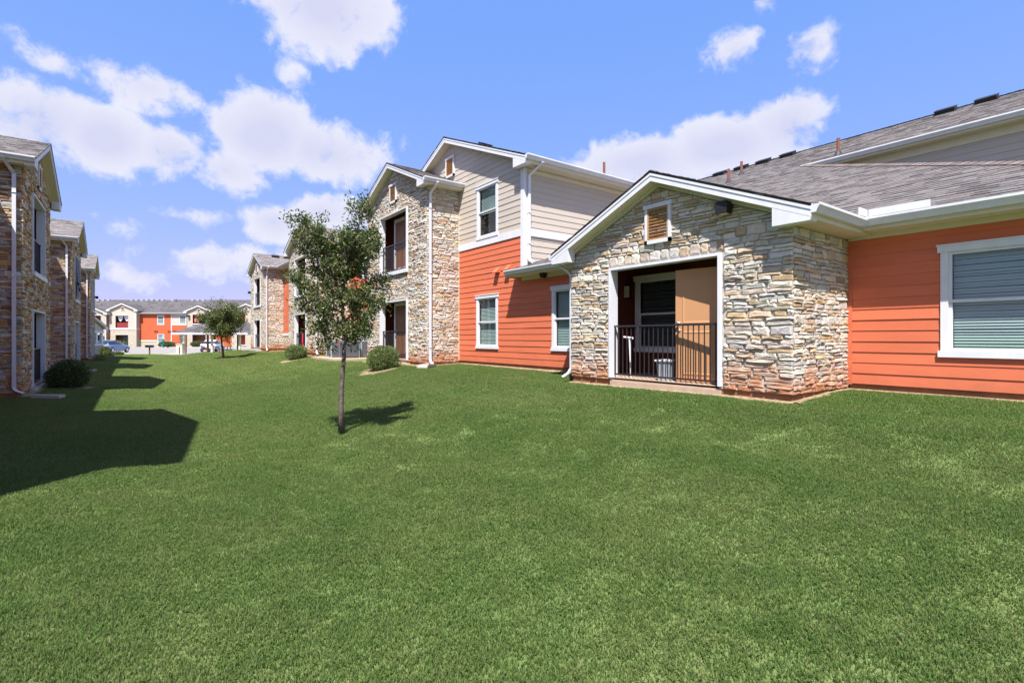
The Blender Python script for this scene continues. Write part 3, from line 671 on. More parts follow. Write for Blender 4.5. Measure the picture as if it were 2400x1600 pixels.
roofA = roof_slab(RB, 'roof', [
    [pt(9.4, 6.02, 3.40), pt(9.4, -.15, 3.40), pt(17.05, 7.5, zA(17.05)), pt(17.05, 11.75, zA(17.05)), pt(11.5, 11.75, zA(11.5))],
    [pt(8.73, 12.06, 3.43), pt(8.73, 6.02, 3.43), pt(11.6, 6.02, zA(11.6)), pt(11.6, 12.0, zA(11.6))],
    [pt(17.05, 20, zA(17.05)), pt(17.05, -13, zA(17.05)), pt(21.1, -13, zA(21.1)), pt(21.1, 20, zA(21.1))]])
roof_slab(RB, 'roof', [[pt(25.2, -13, zA(17)), pt(25.2, 20, zA(17)), pt(21.1, 20, zA(21.1)), pt(21.1, -13, zA(21.1))], [pt(9.4, -.15, 3.40), pt(17.3, -.15, 3.40), pt(17.05, 7.5, zA(17.05))]], sh=False)
# hip cap and ridge cap
for p, q in (((9.4, -.15, 3.41), (17.05, 7.5, zA(17.05) + .01)), ((21.1, -13, zA(21.1) + .01), (21.1, 20, zA(21.1) + .01))):
    mb = MB(); p, q = Vector(p), Vector(q); n = int((q - p).length / .2)
    sd = Vector((-1, 1, 0)).normalized() * .15 if q.x - p.x > 1 else Vector((-.15, 0, 0))
    for i in range(n):
        a, b = p.lerp(q, i / n), p.lerp(q, (i + 1.1) / n); g = random.uniform(.8, 1.25); mb.col = (.215 * g, .175 * g, .165 * g)
        for s_ in (-1, 1):
            dn = Vector((0, 0, -.052)); up0, up1 = Vector((0, 0, .02)), Vector((0, 0, .01))
            mb.poly([a + up0, b + up1, b + sd * s_ + dn + up1, a + sd * s_ + dn + up0])
    mb.xform(Matrix.Translation(-RB.location)); link('ridge_cap', mb.mesh('ridge_cap', M['shingle'], colour=True), roofA)
gutter(f3, [(9.4, 3.175, 3.385), (9.4, -.15, 3.385)], (-1, 0, 0)); gutter(f3, [(8.73, 12.05, 3.415), (8.73, 8.6, 3.415)], (-1, 0, 0)); gutter(f3, [(17.05, 7.55, zA(17.05) - .015), (17.05, -13, zA(17.05) - .015)], (-1, 0, 0))
for nm, x0, x1, y0, y1, z0, z1, mt in (('fascia', 9.402, 9.43, -.12, 3.3, 3.20, 3.375, 'cream'), ('eave_soffit', 9.43, 9.86, -.12, 3.62, 3.215, 3.235, 'cream'), ('fascia', 8.732, 8.76, 8.5, 12.03, 3.24, 3.40, 'cream'), ('eave_soffit', 8.76, 9.16, 8.4, 12.03, 3.25, 3.27, 'cream'),
        ('fascia', 17.052, 17.08, -13, 7.5, zA(17.05) - .2, zA(17.05) - .03, 'cream'), ('eave_soffit', 17.08, 17.45, -13, 7.6, zA(17.05) - .2, zA(17.05) - .18, 'cream'), ('eave_return', 8.735, 9.14, 12.03, 12.05, 3.22, 3.41, 'cream'), ('frieze_board', 9.80, 9.85, -.2, 3.6, 3.13, 3.215, 'cream'), ('frieze_board', 9.10, 9.15, 8.5, 11.8, 3.14, 3.25, 'cream'), ('frieze_board', 17.35, 17.4, -13, 7.6, zA(17.05) - .42, zA(17.05) - .2, 'cream')):
    mb = MB(); mb.box(x0, x1, y0, y1, z0, z1); link(nm, mb.mesh(nm, M[mt]), RB, -RB.location)
mb = MB(); mb.box(9.28, 9.3, 2.35, 3.12, 3.39, 3.50); mb.box(9.0, 9.3, 3.14, 3.16, 3.385, 3.50); link('gutter_splash_guard', mb.mesh('gutter_splash_guard', M['white']), RB, -RB.location)
f4 = Frame(RB, 17.4, 7.9, -90); siding(f4, 20, 3.6, zA(17.05) - .19, 'beige')
def onA(px, py):
    r = (px - CX) / FPX; dx, dy, dz = SA + r * CA, CA - r * SA, (HY - py) / FPX; t = (3.40 - 9.4 * sA - EZ) / (dz - sA * dx); return Vector((t * dx, t * dy, EZ + t * dz))
for px, py in ((1688, 406), (1738, 393), (1790, 378), (1847, 363), (2217, 263), (2313, 235)):
    p = onx(px, py, 20.75); roof_vent(RB, (20.75, p[1], zA(20.75)), -90, sA, .5)
for px, py in ((1965, 362), (1738, 409), (1708, 428)): vent_pipe(RB, onA(px, py), .5, .05)
# two-storey gabled block
f5 = Frame(RB, 9.15, 15.45, -90)
h1, h2 = hole(1.17, 1.13, 1.23, 1.73), hole(4.96, 1.13, 1.23, 1.73)
siding(f5, 3.68, .70, 4.46, 'orange', (), [h1], u0=.02); f5r = Frame(RB, 9.15, 11.77, -90)
siding(f5r, 3.38, .70, 3.26, 'orange', (), [hole(1.28, 1.13, 1.23, 1.73)])
window(f5, 1.17, 1.13, 1.23, 1.73); window(f5r, 1.28, 1.13, 1.23, 1.73)
f5b = Frame(RB, 9.15, 20.25, -90); zr5 = 8.58; za5 = zr5 - .035 - .16 - .006
siding(f5b, 8.5, 4.67, za5, 'beige', gable_lines(4.26, za5, .414), [(-.1, 4.6, 4.82, 6.3), hole(6.0, 4.67, 1.2, 1.76)]); window(f5b, 6.0, 4.67, 1.2, 1.76, blind_from=.45)
gable_vent(f5b, 3.97, 4.55, 7.20, 7.90)
board(f5b, 4.82, 8.5, 4.46, 4.67, -.035, name='band_board'); board(f5, 0, .05, .68, 6.5, -.028, matn='cream', name='corner_board'); board(f5b, 8.38, 8.5, 3.45, 6.42, -.036, name='corner_board')
gable(f5b, 4.26, 4.66, zr5, .414, .3, 11.6, (0, 8.5), (None, 11.0), fh=.16, frieze=0)
f6 = Frame(RB, 9.15, 11.75, 0); siding(f6, 11, 3.3, 6.42, 'beige'); board(f6, -.035, .10, 3.45, 6.42, -.036, name='corner_board'); board(f6, .10, 9, 4.46, 4.67, -.05, name='band_board'); board(f6, .1, 11, 6.30, 6.42, -.04, matn='cream', name='frieze_board')
roof_vent(RB, (10.3, 15.55, 8.58 - .414 * .44), 0, .414, .4); vent_pipe(RB, (13.4, 12.6, 8.58 - .414 * 3.39), .5)
for px, py in ((1168, 634), (1195, 627)):               # dryer vent hoods
    p = onx(px, py, 9.15); mb = MB(); u = 15.45 - p[1]; z = p[2]
    mb.faces([(u - .11, 0, z + .10), (u + .11, 0, z + .10), (u + .11, 0, z - .06), (u - .11, 0, z - .06), (u - .11, -.17, z - .07), (u + .11, -.17, z - .07), (u + .1, -.06, z - .07), (u - .1, -.06, z - .07)], [(0, 1, 5, 4), (0, 4, 7, 3), (1, 2, 6, 5), (4, 5, 6, 7), (3, 7, 6, 2), (0, 3, 2, 1)])
    f5.put('dryer_vent_hood', mb.mesh('dryer_vent_hood', M['orange']))
p = onx(1273, 641, 9.0); mb = MB(); mb.extr([(-.09, 0), (.09, 0), (.05, -.13), (-.05, -.13)], -.07, .07); mb.xform(Matrix.Translation((p[0] - RB.location.x, p[1] - RB.location.y, 3.25 - RB.location.z)) @ Matrix.Rotation(R(-90), 4, 'Z')); link('soffit_light', mb.mesh('soffit_light', M['black']), RB)
# bays further along
UPo = lambda a, b: [(a, FL, b, 2.82), (a, 3.95, b, 6.12)]
fb2 = bump(RB, 7.9, 15.45, 20.7, UPo(1.4, 3.78), 7.98, .42, 2.95, 21, -90, 1.24, depth=2.2, gut=(None, 1.5), k=1.0, det=9, doors=((1.75, 2.72, .45, 'brown_door'), (1.75, 2.72, .45, 'brown_door')))
floodlight(fb2, .05, 5.62, sc=1.2)
fb3 = bump(RB, 7.9, 28.6, 34.05, UPo(1.5, 3.9), 8.04, .42, 3.05, 31, -90, 1.95, depth=5, gut=(None, 2.2), det=8, nbal=12)
fb4 = bump(RB, 7.9, 41.35, 46.95, UPo(1.6, 4.0), 8.05, .42, 3.1, 41, -90, 1.3, depth=5, gut=(None, .96), det=7, nbal=12, k=1.1)
floodlight(fb4, .1, 5.2, sc=.9)
mb = MB(); mb.box(1.3, 4.2, -.35, .1, .0, FL - .1); fb4.put('porch_step', mb.mesh('porch_step', M['pale_concrete']))
mb = MB(); mb.box(1.2, 4.0, -.2, .1, .0, FL - .1); fb2.put('porch_step', mb.mesh('porch_step', M['concrete']))
for x, ya, yb, nm in ((9.85, 28.6, 20.7, 1), (9.2, 41.35, 34.05, 2)):
    fw = Frame(RB, x, ya, -90); w = ya - yb; hs = [hole(1.9, 4.6, 1.23, 1.73), hole(1.9, 1.15, 1.23, 1.73)] if nm == 1 else []
    stone_wall(fw, w, SB, 1.60, (), hs, 60 + nm, det=7); board(fw, 0, w, 1.6, 1.78, -.07, name='band_board') if not hs else (board(fw, 0, 1.9, 1.6, 1.78, -.07, name='band_board'), board(fw, 3.13, w, 1.6, 1.78, -.07, name='band_board'))
    siding(fw, w, 1.78, 6.5, 'orange', (), hs)
    if hs: window(fw, 1.9, 4.6, 1.23, 1.73, blind_from=.5); window(fw, 1.9, 1.15, 1.23, 1.73)
    roof_slab(RB, 'roof', [[(x - .42, ya + 2, 6.78), (x - .42, yb - .4, 6.78), (15.2, yb - .4, 6.78 + .44 * (15.6 - x)), (15.2, ya + 2, 6.78 + .44 * (15.6 - x))]])
    mb = MB(); mb.box(x - .4, x + .05, yb, ya, 6.56, 6.58); mb.box(x - .418, x - .39, yb, ya, 6.56, 6.75); link('eave_soffit', mb.mesh('eave_soffit', M['cream']), RB, -RB.location)
    gutter(fw, [(x - .42, ya - .3, 6.765), (x - .42, yb - .1, 6.765)], (-1, 0, 0))
roof_slab(RB, 'roof', [[(21, 20, 6.7), (21, 49, 6.7), (15.2, 49, 9.4), (15.2, 20, 9.4)]], sh=False)
for px, py in ((629, 601), (659, 602)):
    p = onx(px, py, 8.6); x = atd(px, py, 42.5).x; roof_vent(RB, (x, 43.6, 8.05 - .42 * .55), 0, .42, .5)
# downspouts
def spout(th, top, wall, zfoot, out, side, kick):
    """from the gutter at top, back to the wall point, down, then kicked out"""
    o = Vector(out); t = Vector(top); w = Vector(wall); k = Vector(kick)
    return downspout(th, [t, t + Vector((0, 0, -.10)), Vector((w.x, w.y, t.z - .42)), Vector((w.x, w.y, zfoot + .18)), Vector((w.x, w.y, zfoot + .10)) + k * .05, Vector((w.x, w.y, zfoot + .02)) + k * .24], side, straps=[(w.x, w.y, z) for z in (t.z - .9, (t.z + zfoot) / 2, zfoot + .6)])
spout(RB, (8.1, 15.06, 6.72), (7.99, 15.36, 0), .56, (0, -1, 0), (1, 0, 0), (0, -1, 0))
spout(RB, (9.45, 11.28, 6.62), (9.27, 11.66, 0), 3.62, (0, -1, 0), (1, 0, 0), (0, -1, 0))
spout(RB, (8.05, 28.1, 6.75), (7.99, 28.5, 0), .55, (0, -1, 0), (1, 0, 0), (0, -1, 0))
spout(RB, (8.05, 40.9, 6.75), (7.99, 41.26, 0), .5, (0, -1, 0), (1, 0, 0), (0, -1, 0))
downspout(RB, [(7.86, 8.86, 3.30), (7.86, 8.86, 3.18), (7.95, 8.56, 2.98), (7.96, 8.47, 2.88), (7.96, 8.47, .80), (7.90, 8.49, .70), (7.76, 8.52, .62)], (1, 0, 0))
# ------------------------------------------------------------------ building on the left
LB = thing('apartment_building', 'brown stone two-storey apartment building with white downspouts along the left edge of the photo', 'building', (-4, 28, -.1))
DZ = -.58
for i, yc in enumerate((8.6, 20.95, 34.1, 47.3)):
    far = i == 3
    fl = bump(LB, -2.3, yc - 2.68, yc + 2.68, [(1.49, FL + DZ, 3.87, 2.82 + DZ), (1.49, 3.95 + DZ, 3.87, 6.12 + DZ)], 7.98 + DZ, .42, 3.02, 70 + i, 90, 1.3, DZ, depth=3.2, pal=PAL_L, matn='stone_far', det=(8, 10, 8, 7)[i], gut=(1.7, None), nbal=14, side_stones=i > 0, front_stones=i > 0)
    fm = Frame(LB, -3.6, yc + 2.68, 90); siding(fm, 7.9, SB + DZ, 6.3 + DZ, 'orange', boards=False)
    if i: spout(LB, (-2.62, yc - 3.07, 6.70 + DZ), (-2.44, yc - 2.77, 0), .02, (0, -1, 0), (1, 0, 0), (.85, -.5, 0))
    if i in (1, 2):                                     # dark privacy screens on the railings
        mb = MB(); mb.box(1.55, 3.8, .10, .11, FL + DZ + .06, FL + DZ + .98); mb.box(1.55, 3.8, .10, .11, 3.95 + DZ + .06, 3.95 + DZ + 1.0); fl.put('privacy_screen', mb.mesh('privacy_screen', M['black']))
    if i == 3: floodlight(fl, 5.2, 5.1 + DZ, sc=.9)
    mb = MB(); mb.box(1.3, 4.1, -.12, .1, -.4, FL + DZ - .07); fl.put('porch_step', mb.mesh('porch_step', M['pale_concrete']))
roof_slab(LB, 'roof', [[(-3.2, 8, 6.15), (-3.2, 52, 6.15), (-9, 52, 8.65), (-9, 8, 8.65)], [(-14.8, 52, 6.15), (-14.8, 8, 6.15), (-9, 8, 8.65), (-9, 52, 8.65)]], sh=False)
mb = MB(); mb.box(-14, -3.62, 8, 52, -.5, SB + DZ); link('foundation', mb.mesh('foundation', M['foundation']), LB, -LB.location)
emit_stones_later = True
# ------------------------------------------------------------------ far side of the parking lot
FD = 95.0; KF = FD / FPX; YD = -math.degrees(YAW)
FW = Vector((SA, CA, 0)); RT = Vector((CA, -SA, 0))
def fu(px): return (px - CX) * KF
def fz(py): return EZ - (py - HY) * KF
M['stone_dist'] = mat('stone_distant', (.30, .23, .165), .9, .35, 4.5, .8, 9, .1, stretch=(1, 1, 2.8), hue=(.50, .44, .37))
FB = thing('apartment_building', 'long two-storey apartment building with orange and beige walls across the parking lot', 'building', tuple(FW * FD + RT * fu(400) + Vector((0, 0, -.3))))
def ffr(dy=0.0, th=None, u0=0.0):
    o = FW * (FD + dy) + RT * u0; return Frame(th or FB, o.x, o.y, YD)
def plain(fr, u0, u1, z0, z1, mt, holes=(), lines=(), name='wall', y1=.14):
    mb = MB(); backing(mb, u1, z0, z1, lines, holes, u0=u0, y1=y1); return fr.put(name, mb.mesh(name, M[mt]))
GB = LOTZ + .1; E1 = fz(733); RZ = fz(696.5); fm_ = ffr()
def fh_(px, py, w=1.25, h=1.75): return hole(fu(px), fz(py), w, h)
ws = [(369, 761), (420.6, 759.5)]; wl = [(369.5, 805), (425.5, 804)]
hs = [fh_(*q) for q in ws + wl]
plain(fm_, fu(318), fu(401.5), fz(798), E1 + .1, 'orange_far', hs, name='siding_wall'); plain(fm_, fu(318), fu(401.5), GB - .3, fz(798), 'stone_dist', hs, name='stone_wall'); board(fm_, fu(331), fu(368), fz(799.5), fz(797), -.06)
plain(fm_, fu(402.3), fu(443), fz(761.5), E1 + .1, 'beige', hs, name='siding_wall'); plain(fm_, fu(402.3), fu(443), GB - .3, fz(761.5), 'orange_far', hs, name='siding_wall'); board(fm_, fu(402.3), fu(443), fz(762), fz(760), -.05)
board(fm_, fu(401), fu(402.6), GB, E1 + .05, -.05, name='corner_board'); board(fm_, fu(441.5), fu(443), GB, E1 + .05, -.05, name='corner_board')
plain(fm_, fu(503), fu(700), GB - .3, E1 + .1, 'orange_far', name='siding_wall'); plain(fm_, fu(60), fu(271), GB - .3, E1 + .1, 'beige', name='siding_wall')
for (px, py) in ws + wl: window(fm_, fu(px), fz(py), 1.25, 1.75)
for z_, rows in ((2.3, 0),): pass
o_ = []                                                # siding courses on the far walls
for a, b, z0, z1, mt in ((331, 401, fz(798), E1, 'orange_far'), (403, 441, GB, fz(763), 'orange_far'), (403, 441, fz(760), E1, 'beige')):
    mb = MB(); z = z0
    while z < z1 - .2:
        skip = [h for h in hs if h[1] < z + .1 and h[3] > z and fu(a) < h[0] < fu(b)]; segs = [(fu(a), fu(b))]
        for h in skip: segs = [s for q in segs for s in ((q[0], h[0] - .08), (h[2] + .08, q[1]))]
        for s in segs: mb.faces([(s[0], .0, z), (s[1], .0, z), (s[1], -.02, z), (s[0], -.02, z), (s[1], -.003, z + BEXP), (s[0], -.003, z + BEXP)], [(3, 2, 4, 5), (0, 1, 2, 3)])
        z += BEXP
    fm_.put('siding_boards', mb.mesh('siding_boards', M[mt]))
for cx in (1440, 1475, 1690, 1725, 1785, 1815):
    px = 180 + cx / 7.84; mb = MB(); mb.box(fu(px) - .11, fu(px) + .11, -.15, 0, fz(776) - .1, fz(776) + .1); fm_.put('dryer_vent_hood', mb.mesh('dryer_vent_hood', M['darkred']))
rfb = roof_slab(FB, 'roof', [[fm_.P(fu(60), -.45, E1), fm_.P(fu(700), -.45, E1), fm_.P(fu(640), 6.6, RZ), fm_.P(fu(120), 6.6, RZ)]], sh='far')
roof_slab(FB, 'roof', [[fm_.P(fu(700), 14, E1), fm_.P(fu(60), 14, E1), fm_.P(fu(120), 6.6, RZ), fm_.P(fu(640), 6.6, RZ)]], sh=False)
gutter(fm_, [fm_.P(fu(331), -.45, E1), fm_.P(fu(448), -.45, E1)], -fm_.V)
mb = MB(); mb.box(fu(60), fu(700), -.44, .1, E1 - .22, E1 - .2); mb.box(fu(60), fu(700), -.445, -.42, E1 - .22, E1 - .03); fm_.put('eave_soffit', mb.mesh('eave_soffit', M['white']))
for cx in (365, 460, 560, 985, 1080, 1180, 1270, 1365, 1465, 1555, 1745, 2110, 2210, 2305): 
    px = 180 + cx / 7.84; mb = MB(); mb.box(fu(px) * 1.06 - .25, fu(px) * 1.06 + .25, 5.9, 6.3, RZ - .25, RZ + .03); fm_.put('roof_vent', mb.mesh('roof_vent', M['ac_light']))
for cx, cy in ((425, 345), (1660, 300), (1905, 400)):
    px = 180 + cx / 7.84; p = fm_.P(fu(px) * 1.03, 3.2 if cy > 330 else 5.5, E1 + (1.5 if cy > 330 else 2.5)); vent_pipe(FB, p, .5, .06)
def far_bay(pxl, pxr, fwd, zr, ops, mt, low=None, seed=1, curt=None):
    fr = ffr(-fwd); w0, w1 = fu(pxl), fu(pxr); uc = (w0 + w1) / 2; hw = (w1 - w0) / 2 + .45; s = .42; ze = zr - s * hw
    fr2 = ffr(-fwd, u0=w0); w = w1 - w0; oo = [(a - w0, b, c - w0, d) for a, b, c, d in ops]; za = zr - .28
    if low:
        plain(fr2, 0, w, GB - .3, low, 'stone_dist', oo, name='stone_wall'); plain(fr2, 0, w, low, za, mt, oo, gable_lines(w / 2, za, s), name='siding_wall'); board(fr2, 0, w, low - .1, low + .1, -.06); 
    else: plain(fr2, 0, w, GB - .3, za, mt, oo, gable_lines(w / 2, za, s), name='stone_wall')
    for x, rz in ((w, 90), (0, -90)):
        fs = Frame(FB, *fr2.P(x, 0 if rz == 90 else fwd, 0).xy, YD + rz); 
        if low: plain(fs, 0, fwd, GB - .3, low, 'stone_dist', name='stone_wall'); plain(fs, 0, fwd, low, ze - .15, mt, name='siding_wall'); board(fs, 0, fwd, low - .1, low + .1, -.06)
        else: plain(fs, 0, fwd, GB - .3, ze - .15, mt, name='stone_wall')
    if low:
        for x in (0, w - .12): board(fr2, x, x + .12, low, ze - .1, -.07, name='corner_board')
    gable(fr2, w / 2, hw, zr, s, .35, 6, (0, w), (None, None), fh=.2, frieze=0, sh='far', soffit_depth=fwd)
    for i, o in enumerate(oo): opening(fr2, o[0], o[2], o[1], o[3], sill=True, rail=False, depth=1.4, inner='brown_door')
    mb = MB(); mb.box(w + .02, w + .12, -.12, -.02, GB, ze - .2); fr2.put('downspout', mb.mesh('downspout', M['gutter']))
    gable_vent(fr2, w / 2 - .3, w / 2 + .3, zr - 1.35, zr - .72); return fr2
f1 = far_bay(219, 265, 1.7, fz(722.5), [(fu(229), fz(765), fu(254.5), fz(740)), (fu(243), GB, fu(255), fz(784))], 'stone_dist')
f2 = far_bay(267, 328, 1.0, fz(711), [(fu(280.5), fz(768.5), fu(310.5), fz(740)), (fu(280.5), GB + .15, fu(310.5), fz(784.5))], 'beige', low=fz(771.5))
f3_ = far_bay(446, 503, 1.1, fz(716), [(fu(460), fz(758.5), fu(489), fz(737.5)), (fu(459.5), GB + .3, fu(491), fz(780.5))], 'stone_dist')
f4_ = far_bay(551, 622, 1.3, fz(712), [(fu(562), fz(761), fu(584), fz(737)), (fu(564), fz(808), fu(584), fz(779))], 'stone_dist')
u0 = fu(280.5) - fu(267); cw = fu(310.5) - fu(280.5)
for i in range(2):                                     # tied-back curtains and a cloth on the balcony
    mb = MB(); a = u0 + .15 + i * (cw / 2); b = a + cw / 2 - .25; zt, zb = fz(741), fz(753.5); c = (a + b) / 2
    mb.extr([(a, zt), (b, zt), (b - .05, zt - .5), (c + .12, zb + .1), (c, zb), (c - .12, zb + .1), (a + .05, zt - .5)], .38, .42); f2.put('curtain', mb.mesh('curtain', M['curtain']))
mb = MB(); mb.box(u0 + .02, u0 + cw - .25, .30, .34, fz(768), fz(756)); f2.put('balcony_cloth', mb.mesh('balcony_cloth', M['maroon']))
railing(f2, u0, u0 + cw, GB + .2, GB + 1.25, n=8)
mb = MB(); mb.box(u0 + .5, u0 + 2.0, 1.2, 1.25, GB + .7, GB + 2.2); f2.put('window', mb.mesh('window', M['screen']))
q = fu(460) - fu(446)
for x0, x1 in ((q + .1, q + .5), (q + .62, q + .95)): mb = MB(); mb.box(x0, x1, .38, .42, fz(755), fz(738.5)); f3_.put('curtain', mb.mesh('curtain', M['orange_cloth']))
floodlight(f1, fu(260) - fu(219), fz(789), sc=1.3); floodlight(f3_, .5, fz(741), sc=1.6); floodlight(f2, fu(271.5) - fu(267), fz(735), sc=1.0)
# small gabled entry porch at the end of the left building
EP = thing('entry_porch', 'small beige gabled porch with white posts on a stone base beside the blue car', 'porch', tuple(atd(232, 832, 50)))
ec = atd(216, 790, 51); fe = Frame(EP, ec.x, ec.y, YD + 103.4)
W_ = 2.05; plain(fe, -2, W_, 2.13, 3.6, 'beige', (), gable_lines(-1, 3.66, .42), name='gable_wall'); plain(fe, -2, W_, LOTZ - .1, .64, 'stone_dist', name='stone_base')
board(fe, -2.1, W_ + .08, .64, .82, -.08, .2, name='cap_board'); board(fe, -2.1, W_ + .05, 1.93, 2.13, -.05, .2, name='beam')
for u in (-.6, .75, 1.75): board(fe, u, u + .26, .82, 1.93, .0, .2, name='post')
gable(fe, -1, 3.4, 3.95, .42, .3, 3, (-4.05, 2.05), fh=.16, frieze=0, sh='far'); plain(Frame(EP, *fe.P(-2, 1.8, 0).xy, YD + 103.4), 0, W_ + 2, LOTZ - .1, 3.0, 'beige', name='back_wall')
fe2 = Frame(EP, *fe.P(W_, 0, 0).xy, YD + 193.4); plain(fe2, .141, 2.9, 2.13, 2.4, 'beige', name='side_beam'); plain(fe2, .141, 2.9, LOTZ - .1, .64, 'stone_dist', name='stone_base'); board(fe2, .21, 2.9, .64, .82, -.06, .2, name='cap_board')

# parking lot, kerb, walk
lot = MB(); c = [FW * 55 + RT * -95, FW * 55 + RT * 70, FW * 90 + RT * 70, FW * 90 + RT * -95]; lot.poly([p + Vector((0, 0, LOTZ + .006)) for p in c]); structure(link('parking_lot', lot.mesh('parking_lot', M['asphalt'])))
for f0 in (54.8, 90.0):
    kb = MB(); kb.obox(FW * (f0 + .075) + RT * -12.5 + Vector((0, 0, LOTZ + .03)), RT * 82.5, FW * .075, Vector((0, 0, .10))); structure(link('kerb', kb.mesh('kerb', M['pale_concrete'])))
pk = MB(); pk.obox(FW * 57.2 + RT * -31.5 + Vector((0, 0, LOTZ)), RT * 5, FW * 3.9, Vector((0, 0, .03))); structure(link('pavilion_slab', pk.mesh('pavilion_slab', M['pale_concrete'])))
M['lot_paint'] = mat('lot_paint', (.6, .6, .6), .8, .1)
for i in range(9):
    st = MB(); st.obox(FW * 86.5 + RT * (-72 + i * 2.75) + Vector((0, 0, LOTZ + .011)), RT * .05, FW * 2.4, Vector((0, 0, .001))); structure(link('parking_line', st.mesh('parking_line', M['lot_paint'])))
# picnic pavilion
KP = 54.0 / FPX
PV = thing('picnic_pavilion', 'open picnic pavilion with grey hipped shingle roof on pale posts beside the parking lot', 'pavilion', tuple(FW * 57 + RT * -31.8 + Vector((0, 0, LOTZ))))
fpv = Frame(PV, *(FW * 54).xy, YD); pu = lambda px: (px - CX) * KP
ul, ur, zE, zP = pu(407.5), pu(583.5), 1.97, 3.75; yl = 6.6
roof_slab(PV, 'roof', [[fpv.P(ul, -.3, zE), fpv.P(ur, -.3, zE), fpv.P(pu(508), 3, zP), fpv.P(pu(482), 3, zP)], [fpv.P(ur, -.3, zE), fpv.P(ur, yl, zE), fpv.P(pu(508), 3, zP)], [fpv.P(ul, yl, zE), fpv.P(ul, -.3, zE), fpv.P(pu(482), 3, zP)], [fpv.P(ur, yl, zE), fpv.P(ul, yl, zE), fpv.P(pu(482), 3, zP), fpv.P(pu(508), 3, zP)]], sh='far')
for a, b, c_, d in ((ul, ur, -.31, -.28), (ul, ur, yl - .02, yl + .01), (ul - .01, ul + .02, -.28, yl), (ur - .02, ur + .01, -.28, yl)):
    mb = MB(); mb.box(a, b, c_, d, zE - .19, zE - .005); fpv.put('fascia', mb.mesh('fascia', M['white']))
mb = MB(); mb.box(ul + .03, ur - .03, -.27, yl - .03, zE - .15, zE - .13); fpv.put('ceiling', mb.mesh('ceiling', M['cream']))
for px, y, m_ in ((424, .5, 'cream'), (497, .5, 'cream'), (562, .5, 'cream'), (435, 5.8, 'brown_door'), (487, 5.8, 'brown_door'), (558, 5.8, 'brown_door')):
    x = pu(px) * (1 + y / 54); mb = MB(); mb.box(x - .09, x + .09, y - .09, y + .09, LOTZ, zE - .14)
    if y < 1: mb.box(x - .12, x + .12, y - .12, y + .12, LOTZ, LOTZ + .25); mb.box(x - .13, x + .13, y - .13, y + .13, zE - .3, zE - .16)
    fpv.put('post', mb.mesh('post', M[m_]))
    if px == 424:
        mb = MB(); mb.box(x - .32, x + .32, y - .3, y + .3, LOTZ, LOTZ + 1.05); mb.box(x - .36, x + .36, y - .34, y + .34, LOTZ + 1.05, LOTZ + 1.12); b_ = fpv.put('pier', mb.mesh('pier', M['cream']))
        mb = MB(); mb.box(x - .03, x + .09, y - .31, y - .301, LOTZ + .05, LOTZ + .8); link('pier_panel', mb.mesh('pier_panel', M['black']), b_)
# picnic table
PT = thing('picnic_table', 'dark metal picnic table with benches under the pavilion', 'picnic table', tuple(atd(523, 790, 57).xy) + (LOTZ + .03,), -YAW)
def part(th, name, m, fn, smooth_=False):
    mb = MB(); fn(mb); return link(name, mb.mesh(name, m, smooth_), th)
for i in range(5): part(PT, 'plank', M['grey_wood'], lambda b: b.box(-.95, .95, -.37 + i * .15, -.24 + i * .15, .72, .76))
for y in (-.72, .72): part(PT, 'bench', M['grey_wood'], lambda b: b.box(-.95, .95, y - .13, y + .13, .42, .46))
for x in (-.65, .65):
    part(PT, 'leg', M['grey_wood'], lambda b: (b.bar((x, -.25, .72), (x, -.6, 0), .06, .06), b.bar((x, .25, .72), (x, .6, 0), .06, .06), b.box(x - .03, x + .03, -.72, .72, .37, .42)))
# charcoal grill on a post
GR = thing('park_grill', 'brown charcoal grill on a single post at the far edge of the lawn', 'grill', tuple(atd(350.5, 790, 53.5).xy) + (LOTZ,), -YAW)
part(GR, 'post', M['copper'], lambda b: b.box(-.05, .05, -.05, .05, -.05, .75)); part(GR, 'firebox', M['rail'], lambda b: (b.box(-.3, .3, -.22, .22, .75, .77), b.box(-.3, .3, .2, .22, .77, 1.0), b.box(-.3, -.28, -.22, .2, .77, 1.0), b.box(.28, .3, -.22, .2, .77, 1.0), b.box(-.3, .3, -.22, -.2, .77, .87)))
part(GR, 'grate', M['black'], lambda b: [b.box(-.28 + i * .04, -.27 + i * .04, -.26, .2, .93, .945) for i in range(15)]); part(GR, 'side_shelf', M['rail'], lambda b: (b.box(.301, .46, -.15, .15, .9, .93), b.box(-.46, -.301, -.15, .15, .9, .93)))
# pet waste station
PS = thing('pet_waste_station', 'green pet waste station with pale sign on a post before the far orange wall', 'waste station', tuple(atd(383, 790, 89).xy) + (LOTZ,), -YAW)
part(PS, 'post', M['teal'], lambda b: b.box(-.05, .05, -.03, .03, -.05, 2.1)); part(PS, 'sign', M['ac_light'], lambda b: b.box(-.22, .22, -.05, -.031, 1.55, 2.15)); part(PS, 'bag_box', M['teal'], lambda b: b.box(-.16, .16, -.16, -.032, 1.0, 1.4)); part(PS, 'bin', M['teal'], lambda b: b.lathe([(.2, .15), (.23, .6), (.24, .62), (.2, .64)], (0, -.28, 0)))
